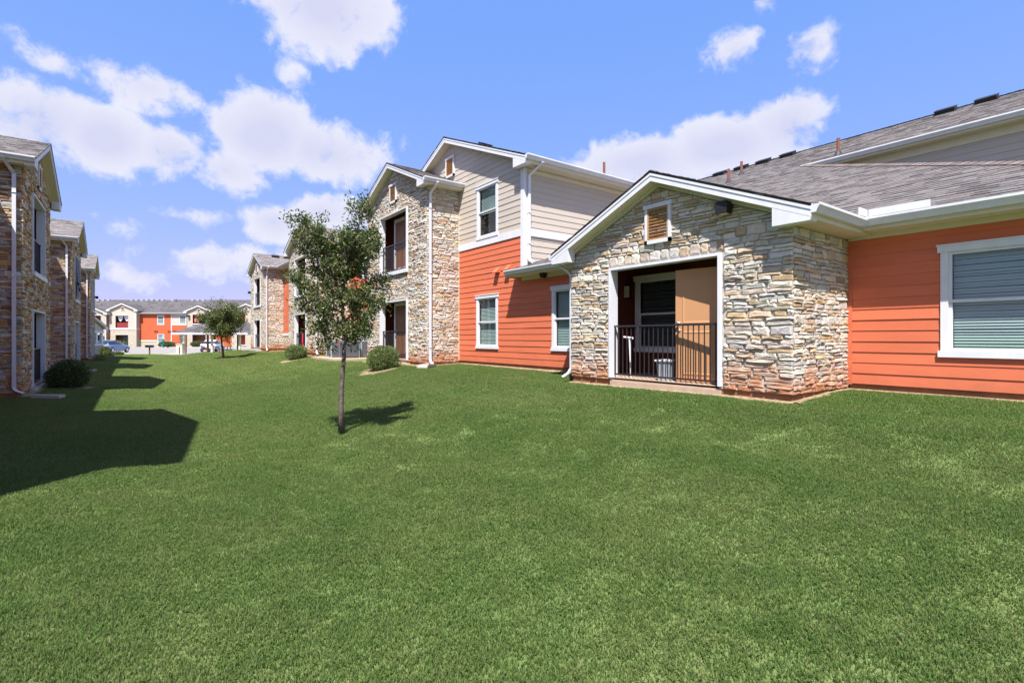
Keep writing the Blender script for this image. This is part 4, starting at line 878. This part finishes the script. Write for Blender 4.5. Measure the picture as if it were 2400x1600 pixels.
# cars
def car(name, label, px, fwd, turn, paint, hatch):
    p = atd(px, 790, fwd); th = thing(name, label, 'car', (p.x, p.y, LOTZ + .008), -YAW + math.pi / 2 + R(turn))   # +x is the nose
    #        x, lower z, sill half-width, belt z, belt half-width, roof z, roof half-width
    st = [(-2.22, .38, .62, .72, .66, .74, .60), (-2.15, .28, .80, .86, .78, .95, .66), (-1.85, .24, .88, .95, .84, 1.18 if hatch else 1.04, .66), (-1.35, .22, .90, .96, .87, 1.42 if hatch else 1.30, .62), (-.6, .2, .90, .96, .88, 1.47, .62), (.1, .2, .90, .95, .88, 1.44, .62), (.65, .2, .90, .94, .87, 1.18, .68), (1.05, .2, .90, .92, .85, .95, .74), (1.7, .24, .88, .82, .80, .86, .70), (2.1, .28, .80, .70, .72, .74, .62), (2.24, .38, .60, .60, .6, .62, .5)]
    mb = MB(); rings = []
    for x, z0, w0, zb, wb, zr_, wr in st:
        h = [(w0 * .9, z0), (w0, z0 + .14), (w0 * 1.01, (z0 + zb) / 2 + .08), (wb, zb), (wr, zr_), (wr * .5, zr_ + .02)]
        rings.append([mb.vert((x, -a, b)) for a, b in h] + [mb.vert((x, a, b)) for a, b in reversed(h)])
    n = 12
    for i, (a, b) in enumerate(zip(rings, rings[1:])):
        for k in range(n):
            g = 0
            if k in (3, 7) and 2 <= i <= 6: g = 1                # side glass
            if k in (4, 5, 6) and i in (1, 2, 5, 6): g = 1       # screens
            mb.f.append([a[k], b[k], b[(k + 1) % n], a[(k + 1) % n]]); mb.m.append(g)
    mb.f.append(rings[0][::-1]); mb.f.append(rings[-1][:]); mb.m += [0, 0]
    pm = mat(name + '_paint', paint, .25, .03, 2, 0, 1, .6); link('body', mb.mesh('body', [pm, M['carglass']], True), th)
    for x in (-1.38, 1.36):
        for y in (-.82, .82):
            w = MB(); w.lathe([(.2, -.1), (.31, -.1), (.33, -.07), (.33, .07), (.31, .1), (.2, .1)], n=16); w.xform(Matrix.Rotation(R(90), 4, 'X')); wo = link('wheel', w.mesh('wheel', M['tyre'], False), th, (x, y, .33)); r = MB(); r.lathe([(.2, -.105), (.19, -.09), (.05, -.1), (.05, .1), (.19, .09), (.2, .105)], n=12); r.xform(Matrix.Rotation(R(90), 4, 'X')); link('rim', r.mesh('rim', M['chrome']), wo)
    for y in (-.62, .62):
        part(th, 'tail_light', M['red_badge'], lambda b: b.box(-2.24, -2.1, y - .14, y + .14, .72, .84)); part(th, 'headlight', M['lens'], lambda b: b.box(2.0, 2.16, y - .14, y + .14, .62, .72))
    part(th, 'bumper', M['black'], lambda b: b.box(-2.27, -2.12, -.7, .7, .3, .45)); part(th, 'number_plate', M['white'], lambda b: b.box(-2.262, -2.2, -.15, .15, .56, .68))
    for y in (-.95, .95): part(th, 'mirror', pm, lambda b: b.box(.5, .62, y - .08, y + .08, .95, 1.07))
    return th
car('white_car', 'white car parked behind the picnic pavilion', 499, 65, 14, (.75, .75, .78), False)
car('blue_car', 'pale blue car parked beside the small beige porch', 262, 60, 8, (.16, .25, .40), True)

# ------------------------------------------------------------------ things by the walls
pad = MB(); pc = atd(818, 790, 24.3); pz = hgt(pc.x, pc.y)
pad.box(7.1, 9.7, 22.7, 26.2, pz - .3, pz + .06); structure(link('concrete_pad', pad.mesh('concrete_pad', M['concrete'])))
def ac(px, f, label, m1, rot=0):
    p = atd(px, 790, f); th = thing('air_conditioner', label, 'air conditioner', (p.x, p.y, pz + .06), R(rot), 'air conditioners on the concrete pad')
    part(th, 'cabinet', M[m1], lambda b: b.box(-.33, .33, -.33, .33, .04, .72)); part(th, 'top_cover', M['ac_grey'], lambda b: (b.box(-.36, .36, -.36, .36, .72, .77), b.lathe([(.30, .77), (.28, .79), (.04, .80)], n=16)))
    for x in (-.345, .345):
        for y in (-.345, .345): part(th, 'corner_post', M[m1], lambda b: b.box(x - .025, x + .025, y - .025, y + .025, 0, .72))
    part(th, 'louver_panel', M['ac_grey'], lambda b: [(b.box(-.32, .32, -.352, -.33, .08 + i * .05, .10 + i * .05), b.box(-.352, -.33, -.32, .32, .08 + i * .05, .10 + i * .05)) for i in range(13)])
    part(th, 'badge', M['red_badge'], lambda b: b.box(-.10, .1, -.358, -.353, .58, .64)); return th
ac(788, 24.6, 'leftmost grey air conditioner with valves exposed, on the pad behind the young tree', 'ac_light')
ac(819, 23.9, 'dark grey air conditioner with red badge directly behind the tree trunk', 'ac_grey')
ac(857, 24.6, 'grey air conditioner closest to the shrub by the stone bay', 'ac_light')
def splash(x, y, rz, label, L_=.85):
    z = hgt(x, y); th = MB(); w0, w1 = .14, .19
    for s in (-1, 1): th.faces([(0, s * w0 * .75, .03), (0, s * w0, .10), (L_, s * w1, .07), (L_, s * w1 * .8, .015), (0, s * w0, 0), (L_, s * w1, 0)], [(0, 1, 2, 3), (1, 4, 5, 2), (0, 3, 5, 4), (0, 4, 1), (3, 2, 5)])
    th.faces([(0, -w0 * .76, .03), (0, w0 * .76, .03), (L_, w1 * .81, .015), (L_, -w1 * .81, .015), (0, -w0, -.03), (0, w0, -.03), (L_, w1, -.03), (L_, -w1, -.03)], [(0, 1, 2, 3), (4, 7, 6, 5), (0, 4, 5, 1), (3, 2, 6, 7)])
    o = link('splash_block', th.mesh('splash_block', M['pale_concrete']), None, (x, y, z + .03 - .04 * (x < 0)), R(rz)); return tag(o, label, 'splash block', 'splash blocks under the downspouts')
splash(7.95, 15.12, -140, 'white splash block under the downspout of the two-storey stone bay'); splash(-2.05, 17.95, -15, 'flat splash block on the grass under the nearest downspout at the left', .6)
splash(-2.2, 31.1, -20, 'small splash block at the second downspout of the left building')
# porch clutter
BK = thing('plastic_bin', 'grey open plastic bin standing behind the near porch railing', 'bin', (8.25, 6.12, FL)); BK.rotation_euler.z = R(12)
part(BK, 'body', M['ac_light'], lambda b: (b.faces([(-.14, -.12, 0), (.14, -.12, 0), (.14, .12, 0), (-.14, .12, 0), (-.17, -.15, .38), (.17, -.15, .38), (.17, .15, .38), (-.17, .15, .38)], [(3, 2, 1, 0), (0, 1, 5, 4), (1, 2, 6, 5), (2, 3, 7, 6), (3, 0, 4, 7)])))
part(BK, 'rim', M['white'], lambda b: (b.box(-.19, .19, -.17, -.15, .36, .39), b.box(-.19, .19, .15, .17, .36, .39), b.box(-.19, -.17, -.15, .15, .36, .39), b.box(.17, .19, -.15, .15, .36, .39)))
PL = thing('white_stand', 'white T-shaped metal pole leaning behind the left of the near porch railing', 'stand', (8.3, 7.05, FL))
part(PL, 'pole', M['white'], lambda b: b.tube([(0, 0, 0), (.03, .07, .80)], .018, 8)); part(PL, 'cross_bar', M['white'], lambda b: b.tube([(.03, -.02, .80), (.03, .22, .82)], .024, 8))
RC = MB()
for i in range(8): RC.poly([(i * .04, .02 * math.sin(i * 2), 0), ((i + 1) * .04, .02 * math.sin(i * 2 + 2), 0), ((i + 1) * .04, .03 * math.sin(i * 2 + 2.4), -.62 + .1 * math.sin(i)), (i * .04, .03 * math.sin(i * 2 + .4), -.62 + .1 * math.sin(i - 1))])
tag(link('red_cloth', RC.mesh('red_cloth', M['red_cloth'], True), None, (7.93, 31.2, 1.70), R(-90)), 'red cloth hanging over a ground floor railing behind the young tree', 'cloth')
bx_ = thing('toy_box', 'red and white striped low box on the upper balcony floor', 'box', (8.2, 17.9, 3.96)); part(bx_, 'body', M['red_cloth'], lambda b: b.box(-.2, .2, -.7, .7, 0, .10)); part(bx_, 'stripes', M['white'], lambda b: [b.box(-.21, .21, -.68 + i * .14, -.61 + i * .14, .02, .13) for i in range(6)])
TP = MB()
for i in range(10):
    a, b_ = i / 10, (i + 1) / 10; TP.poly([(a * 2.0, -.03 * math.sin(a * 20), 0), (b_ * 2.0, -.03 * math.sin(b_ * 20), 0), (b_ * 2.0, -.1 - .05 * math.sin(b_ * 15), -1.25 - .5 * b_), (a * 2.0, -.1 - .05 * math.sin(a * 15), -1.25 - .5 * a)])
tag(link('dark_tarp', TP.mesh('dark_tarp', M['black'], True), None, (-2.26, 33.1, 5.45), R(90)), 'black tarp hung across an upper balcony of the left building', 'tarp')
# ------------------------------------------------------------------ plants
GREENS = [(.075, .115, .03), (.10, .145, .04), (.055, .085, .022), (.135, .165, .05), (.08, .13, .04), (.17, .185, .07)]
def leaf(mb, p, d, up, L_, w):
    d = d.normalized(); s = d.cross(up)
    if s.length < 1e-3: s = d.cross(Vector((1, 0, 0)))
    s.normalize(); n = s.cross(d); q = p + d * L_
    mb.faces([p, p + d * L_ * .45 + s * w / 2 + n * .15 * w, q, p + d * L_ * .45 - s * w / 2 + n * .15 * w], [(0, 1, 2), (0, 2, 3)])
def rvec(rng):
    while True:
        v = Vector((rng.uniform(-1, 1), rng.uniform(-1, 1), rng.uniform(-1, 1)))
        if .05 < v.length < 1: return v.normalized()
def shrub(name, label, x, y, rx, ry, h, n=2600, L_=.045, seed=1, greens=GREENS, cat='shrub', z=None, group=None, loose=.0):
    rng = random.Random(seed); z = hgt(x, y) - .06 if z is None else z; th = thing(name, label, cat, (x, y, z), group=group); mb = MB(); st = MB()
    bumps = [(rvec(rng), rng.uniform(-.16, .22)) for _ in range(26)]
    for i in range(n):
        v = rvec(rng); k = 1 + sum(a * max(0, v.dot(b) - .72) * 3 for b, a in bumps)
        r = k * (rng.random() ** .28) * rng.uniform(.9, 1 + loose); p = Vector((v.x * rx * r, v.y * ry * r, h * .46 + v.z * h * .5 * r))
        if p.z < .02: p.z = rng.uniform(.02, .12)
        g = rng.choice(greens); e = rng.uniform(.75, 1.25); mb.col = tuple(c * e for c in g)
        leaf(mb, p, v * .6 + rvec(rng) + Vector((0, 0, .35)), rvec(rng), L_ * rng.uniform(.7, 1.3), L_ * .5)
    for i in range(9):
        v = rvec(rng); v.z = abs(v.z) + .4; st.tube([(v.x * .05, v.y * .05, -.05), (v.x * rx * .4, v.y * ry * .4, h * .35), (v.x * rx * .7, v.y * ry * .7, h * .3 + v.z * h * .3)], [.014, .01, .005], 5)
    link('foliage', mb.mesh('foliage', M['leaf'], colour=True), th); link('stem', st.mesh('stem', M['bark']), th); return th
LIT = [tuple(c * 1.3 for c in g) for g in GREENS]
SHR = [(6.75, 16.35, .62), (6.72, 27.3, .58), (-1.58, 21.3, .68)]
shrub('shrub', 'round green shrub beside the ground floor opening of the nearest two-storey stone bay', 6.75, 16.35, .55, .55, 0.86, 11000, .05, 3, LIT, group='shrubs along the walls')
shrub('shrub', 'small round green shrub at the second stone bay left of the young tree', 6.72, 27.3, .54, .54, .80, 9000, .055, 4, LIT, group='shrubs along the walls')
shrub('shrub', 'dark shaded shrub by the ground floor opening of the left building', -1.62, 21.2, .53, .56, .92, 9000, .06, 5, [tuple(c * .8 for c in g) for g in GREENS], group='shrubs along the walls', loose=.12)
p = atd(230, 790, 34); shrub('low_plant', 'low sprawling plant at the foot of the left building near its last downspout', p.x, p.y, .35, .35, .42, 500, .08, 6, loose=.3, cat='plant')
for i, (px, f, w, h, lab) in enumerate(((246, 49.5, .42, .95, 'dark upright bush in front of the small beige porch'), (252, 48.5, .32, .5, 'yellow green low bush left of the blue car'), (278, 50, .42, .45, 'low rounded bush at the tail of the blue car'))):
    p = atd(px, 790, f); shrub('bush', lab, p.x, p.y, w, w, h, 2600, .08, 20 + i, GREENS if i != 1 else [(.16, .17, .04), (.12, .14, .04)], 'bush')
for i, (px, w, lab) in enumerate(((391, 1.35, 'clipped green hedge under the far orange wall'), (463, 1.05, 'clipped green hedge below the far stone bay'))):
    p = atd(px, 790, 91.5); shrub('hedge', lab, p.x, p.y, w, w * .7, 1.1, 4500, .14, 30 + i, cat='hedge', z=LOTZ, group='hedges at the far building')
p = atd(281, 790, 91.5); shrub('yucca', 'spiky plant before the far ground floor screen', p.x, p.y, .75, .75, 1.1, 500, .35, 33, [(.14, .16, .07)], 'plant', z=LOTZ, loose=.2)

def oak(label, base, f, trunk, limbs, seed, nl, L_, kz=1.0, tr=.055, fill=()):
    """trunk and limbs: skeleton points (photo column, row, depth offset) read at the tree's distance f"""
    rng = random.Random(seed); b0 = Vector(base); th = thing('young_oak_tree', label, 'tree', tuple(b0)); tk = MB(); lf = MB()
    T = lambda q: atd(q[0], q[1], f) + FW * q[2] - b0
    tp = [T(q) for q in trunk]; n = len(tp); tk.tube(tp, [tr * (1.25 if i == 0 else 1 - .8 * i / (n - 1)) for i in range(n)], 9)
    tips = []
    def grow(p, d, L__, r, lev):
        pts = [p]; q = p.copy(); dd = d.normalized(); k = 4 if lev else 3
        for i in range(k):
            dd = (dd + rvec(rng) * .33 + Vector((0, 0, .06))).normalized(); q = q + dd * L__ / k; pts.append(q.copy())
        tk.tube(pts, [r * (1 - .75 * i / k) for i in range(k + 1)], 4, caps=False)
        for i, s in enumerate(pts[1:]): tips.append((s, dd, 1 if lev == 0 else .6))
        if lev:
            for i in range(1, k + 1):
                for _ in range(2): grow(pts[i], dd + rvec(rng) * 1.1, L__ * rng.uniform(.35, .6), r * .45, lev - 1)
    for lb, r in limbs:
        lp = [T(q) for q in (E_(lb) if kz == 1.0 else lb)]; tk.tube(lp, [r * (1 - .7 * i / (len(lp) - 1)) for i in range(len(lp))], 6)
        for a, b in zip(lp, lp[1:]):
            for i in range(4):
                p = a.lerp(b, rng.uniform(.25, 1)); grow(p, (b - a).normalized() * .8 + rvec(rng), rng.uniform(.16, .30) * kz, r * .33, 1)
        grow(lp[-1], lp[-1] - lp[-2], .22 * kz, r * .3, 1)
    for q, rad, cnt in fill:
        c = T(q)
        for i in range(cnt):
            v = rvec(rng); p = c + v * rad * rng.random() ** .5 * kz; grow(p, v + rvec(rng) * .6, .2 * kz, .004 * kz, 0)
    per = max(1, int(nl / len(tips)))
    for p, d, k in tips:
        for i in range(per + (rng.random() < nl / len(tips) - per)):
            g = rng.choice(GREENS); e = rng.uniform(.7, 1.3); lf.col = tuple(c * e for c in g) if rng.random() > .06 else (.22 * e, .15 * e, .05 * e)
            leaf(lf, p + rvec(rng) * .075 * kz, d * .5 + rvec(rng) + Vector((0, 0, .15)), rvec(rng), L_ * rng.uniform(.6, 1.3), L_ * .48)
    link('trunk', tk.mesh('trunk', M['bark'], True), th); link('crown', lf.mesh('crown', M['leaf'], colour=True), th); return th
D = lambda x, y, o=0.0: (x / .98, y / .98, o)
def E_(lb): return [(803 + (q[0] - 803) * .84, q[1] if q[1] > 650 else 650 + (q[1] - 650) * .86, q[2] * .85) for q in lb]
FT = 8.42
tb = atd(801, 1010, FT); tb.z = hgt(tb.x, tb.y) - .03
OAK = (tb.x, tb.y)
trunk = [D(785, 992), D(783, 940), D(785, 880), D(790, 820), D(790, 770), D(787, 710), D(790, 650, .02), D(786, 590, -.02), D(790, 565, 0)]
limbs = [([D(788, 700), D(760, 640, .15), D(720, 560, .2), D(700, 510, .15), D(672, 488, .1)], .026), ([D(790, 640), D(815, 580, -.15), D(835, 520, -.2), D(848, 480, -.2)], .024), ([D(786, 600), D(765, 560, -.2), D(745, 530, -.25)], .02), ([D(790, 590), D(796, 560, .1), D(800, 545, .15)], .014),
    ([D(790, 720), D(750, 700, -.25), D(712, 668, -.3), D(690, 650, -.3)], .022), ([D(788, 690), D(735, 655, .25), D(700, 612, .3), D(678, 575, .3)], .022), ([D(790, 745), D(750, 738, .2), D(712, 722, .3), D(684, 712, .3)], .022),
    ([D(792, 740), D(820, 705, .2), D(848, 668, .25), D(868, 652, .2)], .022), ([D(792, 700), D(825, 680, -.2), D(850, 690, -.3), D(872, 690, -.3)], .02), ([D(790, 650), D(825, 610, .2), D(852, 560, .3), D(858, 530, .3)], .022), ([D(792, 770), D(822, 755, -.2), D(846, 742, -.25)], .018), ([D(790, 780), D(765, 768, -.15), D(745, 765, -.2)], .016), ([D(790, 640), D(760, 620, .3), D(745, 590, .4)], .02), ([D(788, 660), D(800, 610, -.3), D(815, 560, -.4)], .02), ([D(790, 790), D(797, 775, .15), D(808, 770, .2)], .012), ([D(788, 620), D(830, 590, -.25), D(868, 566, -.2)], .018)]
fill = [(D(782, 610), .26, 18), (D(772, 665), .25, 16), (D(765, 715), .2, 8)]
oak('young oak with slim leaning trunk alone in the middle of the lawn', tuple(tb), FT, trunk, limbs, 8, 16500, .060, tr=.047, fill=fill)
F2 = 32.8; t2 = atd(524, 843.5, F2); t2.z = hgt(t2.x, t2.y) - .03
tr2 = [(524.5, 845, 0), (521, 815, 0), (518, 785, 0), (520, 750, 0), (522, 725, 0)]
rng = random.Random(4); lim2 = []
for i in range(16):
    a = rng.uniform(0, 6.28); h0 = rng.uniform(748, 792); ln = rng.uniform(22, 40); rise = rng.uniform(5, 30)
    lim2.append(([(519, h0, 0), (519 + math.cos(a) * ln * .5, h0 - rise * .6, math.sin(a) * .6), (518 + math.cos(a) * ln, h0 - rise, math.sin(a) * 1.1)], .03))
oak('full rounded young oak near the pavilion at the far end of the lawn', tuple(t2), F2, tr2, lim2, 9, 20000, .11, 1.9, .075, fill=[((517, 755, 0), .5, 60), ((519, 730, 0), .38, 36), ((505, 765, 0), .3, 20), ((535, 768, 0), .3, 20)])

# ------------------------------------------------------------------ soil along the walls and under shrubs
rng = random.Random(12)
def strip(pts, w0, w1, name='soil_bed'):
    mb = MB(); prev = None
    for (a, b) in zip(pts, pts[1:]):
        a, b = Vector((*a, 0)), Vector((*b, 0)); n = max(2, int((b - a).length / .22)); d = (b - a).normalized(); s = Vector((d.y, -d.x, 0))
        row = []
        for i in range(n + 1):
            p = a.lerp(b, i / n); w = rng.uniform(w0, w1); row.append([p + s * k * w for k in (-.4 / max(w, .1), 0, .5, 1)])
        for r, q in zip(row, row[1:]):
            for k in range(3): mb.poly([Vector((v.x, v.y, hgt(v.x, v.y) + (.022 if k < 2 or v in (r[2], q[2]) else .004))) for v in (r[k], q[k], q[k + 1], r[k + 1])])
    o = structure(link(name, mb.mesh(name, M['soil'], True))); return o
strip([(7.9, 20.9), (7.9, 15.45), (9.15, 15.45)][::-1], -.14, -.34); strip([(9.15, 15.4), (9.15, 8.4)], .10, .26); strip([(7.9, 8.4), (7.9, 3.6)], .07, .2); strip([(7.88, 3.64), (9.85, 3.64)], .05, .14); strip([(9.85, 3.6), (9.85, -2)], .05, .13)
strip([(7.9, 47), (7.9, 41.3), (9.2, 41.3), (9.2, 34.0), (7.9, 34.0), (7.9, 28.6), (9.85, 28.6)], .15, .4); strip([(-2.3, 23.7), (-2.3, 18.2)], -.12, -.4); strip([(-2.3, 37), (-2.3, 31.3)], -.15, -.4); strip([(-2.3, 50), (-2.3, 44.5)], -.15, -.45)
def bed(x, y, r):
    mb = MB(); n = 26; c = mb.vert((x, y, hgt(x, y) + .035)); ring = []
    for i in range(n):
        a = 2 * math.pi * i / n; q = r * rng.uniform(.88, 1.12); ring.append(mb.vert((x + math.cos(a) * q, y + math.sin(a) * q, hgt(x + math.cos(a) * q, y + math.sin(a) * q) + .005)))
    for i in range(n): mb.f.append([c, ring[i], ring[(i + 1) % n]]); mb.m.append(0)
    structure(link('soil_bed', mb.mesh('soil_bed', M['soil'], True)))
BEDS = [(6.78, 16.35, .86), (6.75, 27.3, .86), (-1.62, 21.2, .72), (t2.x, t2.y, .38)]
for b in BEDS: bed(*b)
# ------------------------------------------------------------------ grass
M['grass'] = None
def grass_material():
    m = bpy.data.materials.new('grass_blade'); m.use_nodes = True; nt = m.node_tree; N = nt.nodes; L = nt.links; b = N['Principled BSDF']
    at = N.new('ShaderNodeAttribute'); at.attribute_name = 'tint'; geo = N.new('ShaderNodeNewGeometry')
    n1 = N.new('ShaderNodeTexNoise'); n1.inputs['Scale'].default_value = .55; n1.inputs['Detail'].default_value = 5; L.new(geo.outputs['Position'], n1.inputs['Vector'])
    n2 = N.new('ShaderNodeTexNoise'); n2.inputs['Scale'].default_value = 3.2; n2.inputs['Detail'].default_value = 4; L.new(geo.outputs['Position'], n2.inputs['Vector'])
    ad = N.new('ShaderNodeMath'); ad.operation = 'MULTIPLY_ADD'; L.new(n2.outputs[0], ad.inputs[0]); ad.inputs[1].default_value = .7; L.new(n1.outputs[0], ad.inputs[2])
    mr = N.new('ShaderNodeMapRange'); L.new(ad.outputs[0], mr.inputs[0]); mr.inputs[1].default_value = .62; mr.inputs[2].default_value = 1.08
    cr = N.new('ShaderNodeMixRGB'); L.new(mr.outputs[0], cr.inputs[0]); cr.inputs[1].default_value = (.78, .93, .74, 1); cr.inputs[2].default_value = (1.16, 1.07, 1.08, 1)
    mm = N.new('ShaderNodeMixRGB'); mm.blend_type = 'MULTIPLY'; mm.inputs[0].default_value = 1; L.new(cr.outputs[0], mm.inputs[1]); L.new(at.outputs['Color'], mm.inputs[2])
    L.new(mm.outputs[0], b.inputs['Base Color']); b.inputs['Roughness'].default_value = .55; b.inputs['Specular IOR Level'].default_value = .2
    tr = N.new('ShaderNodeBsdfTranslucent'); L.new(mm.outputs[0], tr.inputs[0]); mx = N.new('ShaderNodeMixShader'); mx.inputs[0].default_value = .5; L.new(b.outputs[0], mx.inputs[1]); L.new(tr.outputs[0], mx.inputs[2]); L.new(mx.outputs[0], N['Material Output'].inputs[0]); return m
GM = grass_material()
def patch(seed, rad, n, h, w, lit_gain=(1, 1, 1)):  # blade colour brightened per distance zone: sunlit tips put into the tint
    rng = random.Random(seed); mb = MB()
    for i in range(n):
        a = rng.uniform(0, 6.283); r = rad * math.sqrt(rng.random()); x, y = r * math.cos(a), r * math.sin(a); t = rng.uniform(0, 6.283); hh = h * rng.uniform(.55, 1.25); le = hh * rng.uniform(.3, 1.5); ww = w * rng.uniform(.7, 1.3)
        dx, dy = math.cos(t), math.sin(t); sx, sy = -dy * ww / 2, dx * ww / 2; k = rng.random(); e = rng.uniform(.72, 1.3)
        mb.col = tuple(c * e * q for q, c in zip(lit_gain, (.092, .150, .040) if k < .62 else (.130, .172, .066) if k < .88 else (.21, .195, .10) if k < .92 else (.062, .11, .027)))
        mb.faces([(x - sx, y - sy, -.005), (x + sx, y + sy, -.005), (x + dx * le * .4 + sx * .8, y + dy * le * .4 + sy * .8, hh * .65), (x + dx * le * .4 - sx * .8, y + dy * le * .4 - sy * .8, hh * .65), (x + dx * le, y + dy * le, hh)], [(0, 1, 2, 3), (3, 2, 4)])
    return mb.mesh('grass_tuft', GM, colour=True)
def lawn_ok(x, y):
    f = x * SA + y * CA
    if f > 54.5: return False
    if f < .8 or abs(x * CA - y * SA) > f * 1.12 + 1.2: return False
    xr = 9.85 - .06 if y < 3.6 else 7.9 - .10 if y < 8.45 else 9.15 - .16 if y < 15.4 else 7.9 - .2 if y < 20.75 else 6.95 if y < 26.5 else 9.4 if y < 28.5 else 7.9 - .25 if y < 34.1 else 8.9 if y < 41.3 else 7.6 if y < 47 else 30
    if x > xr: return False
    if x < -2.12 and any(abs(y - c) < 2.85 for c in (8.6, 20.95, 34.1, 47.3)) or x < -3.4: return False
    for bx, by, br in BEDS:
        if (x - bx) ** 2 + (y - by) ** 2 < (br * (.74 + .1 * math.sin(9 * math.atan2(y - by, x - bx)))) ** 2: return False
    return True
def scatter(name, lo, hi, sp, meshes, seed):
    rng = random.Random(seed); pts = []; y0 = -6; nx_ = int(30 / sp); ny_ = int((hi + 14) / sp)
    for j in range(ny_):
        for i in range(nx_):
            x = -6 + (i + rng.random()) * sp; y = y0 + (j + rng.random()) * sp; d = math.hypot(x, y)
            if lo + rng.uniform(-2.2, 2.2) <= d < hi + rng.uniform(-2.2, 2.2) and lawn_ok(x, y): pts.append((x, y, hgt(x, y)))
    me = bpy.data.meshes.new(name); me.from_pydata(pts, [], []); me.materials.append(GM); rot = []
    for x, y, z in pts:                                # tufts stand square to the slope
        n = Vector((-(hgt(x + .15, y) - hgt(x - .15, y)) / .3, -(hgt(x, y + .15) - hgt(x, y - .15)) / .3, 1)).normalized()
        rot += list((Vector((0, 0, 1)).rotation_difference(n).to_matrix() @ Matrix.Rotation(rng.uniform(0, 6.283), 3, 'Z')).to_euler())
    at_ = me.attributes.new('rot', 'FLOAT_VECTOR', 'POINT'); at_.data.foreach_set('vector', rot); o = stuff(link(name, me))
    ng = bpy.data.node_groups.new(name, 'GeometryNodeTree'); ng.interface.new_socket('Geometry', in_out='INPUT', socket_type='NodeSocketGeometry'); ng.interface.new_socket('Geometry', in_out='OUTPUT', socket_type='NodeSocketGeometry')
    N = ng.nodes; L = ng.links; gi = N.new('NodeGroupInput'); go = N.new('NodeGroupOutput'); iop = N.new('GeometryNodeInstanceOnPoints'); jn = N.new('GeometryNodeGeometryToInstance')
    for me_ in meshes:
        so_ = bpy.data.objects.new(me_.name, me_); oi = N.new('GeometryNodeObjectInfo'); oi.inputs[0].default_value = so_; L.new(oi.outputs['Geometry'], jn.inputs[0])
    L.new(gi.outputs[0], iop.inputs['Points']); L.new(jn.outputs[0], iop.inputs['Instance']); iop.inputs['Pick Instance'].default_value = True
    ri = N.new('FunctionNodeRandomValue'); ri.data_type = 'INT'; ri.inputs[4].default_value = 0; ri.inputs[5].default_value = len(meshes) - 1; L.new(ri.outputs[2], iop.inputs['Instance Index'])
    rr = N.new('GeometryNodeInputNamedAttribute'); rr.data_type = 'FLOAT_VECTOR'; rr.inputs[0].default_value = 'rot'; L.new(rr.outputs[0], iop.inputs['Rotation'])
    rs = N.new('FunctionNodeRandomValue'); rs.data_type = 'FLOAT'; rs.inputs[2].default_value = .8; rs.inputs[3].default_value = 1.2; L.new(rs.outputs[1], iop.inputs['Scale'])
    L.new(iop.outputs[0], go.inputs[0]); md = o.modifiers.new('scatter', 'NODES'); md.node_group = ng
    return o
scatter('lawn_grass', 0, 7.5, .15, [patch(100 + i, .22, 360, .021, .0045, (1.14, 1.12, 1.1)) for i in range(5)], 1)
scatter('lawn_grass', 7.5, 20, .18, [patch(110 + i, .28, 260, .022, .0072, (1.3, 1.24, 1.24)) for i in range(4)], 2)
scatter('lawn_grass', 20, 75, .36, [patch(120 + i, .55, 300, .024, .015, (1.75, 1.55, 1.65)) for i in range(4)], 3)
emit_stones(); emit_shingles()
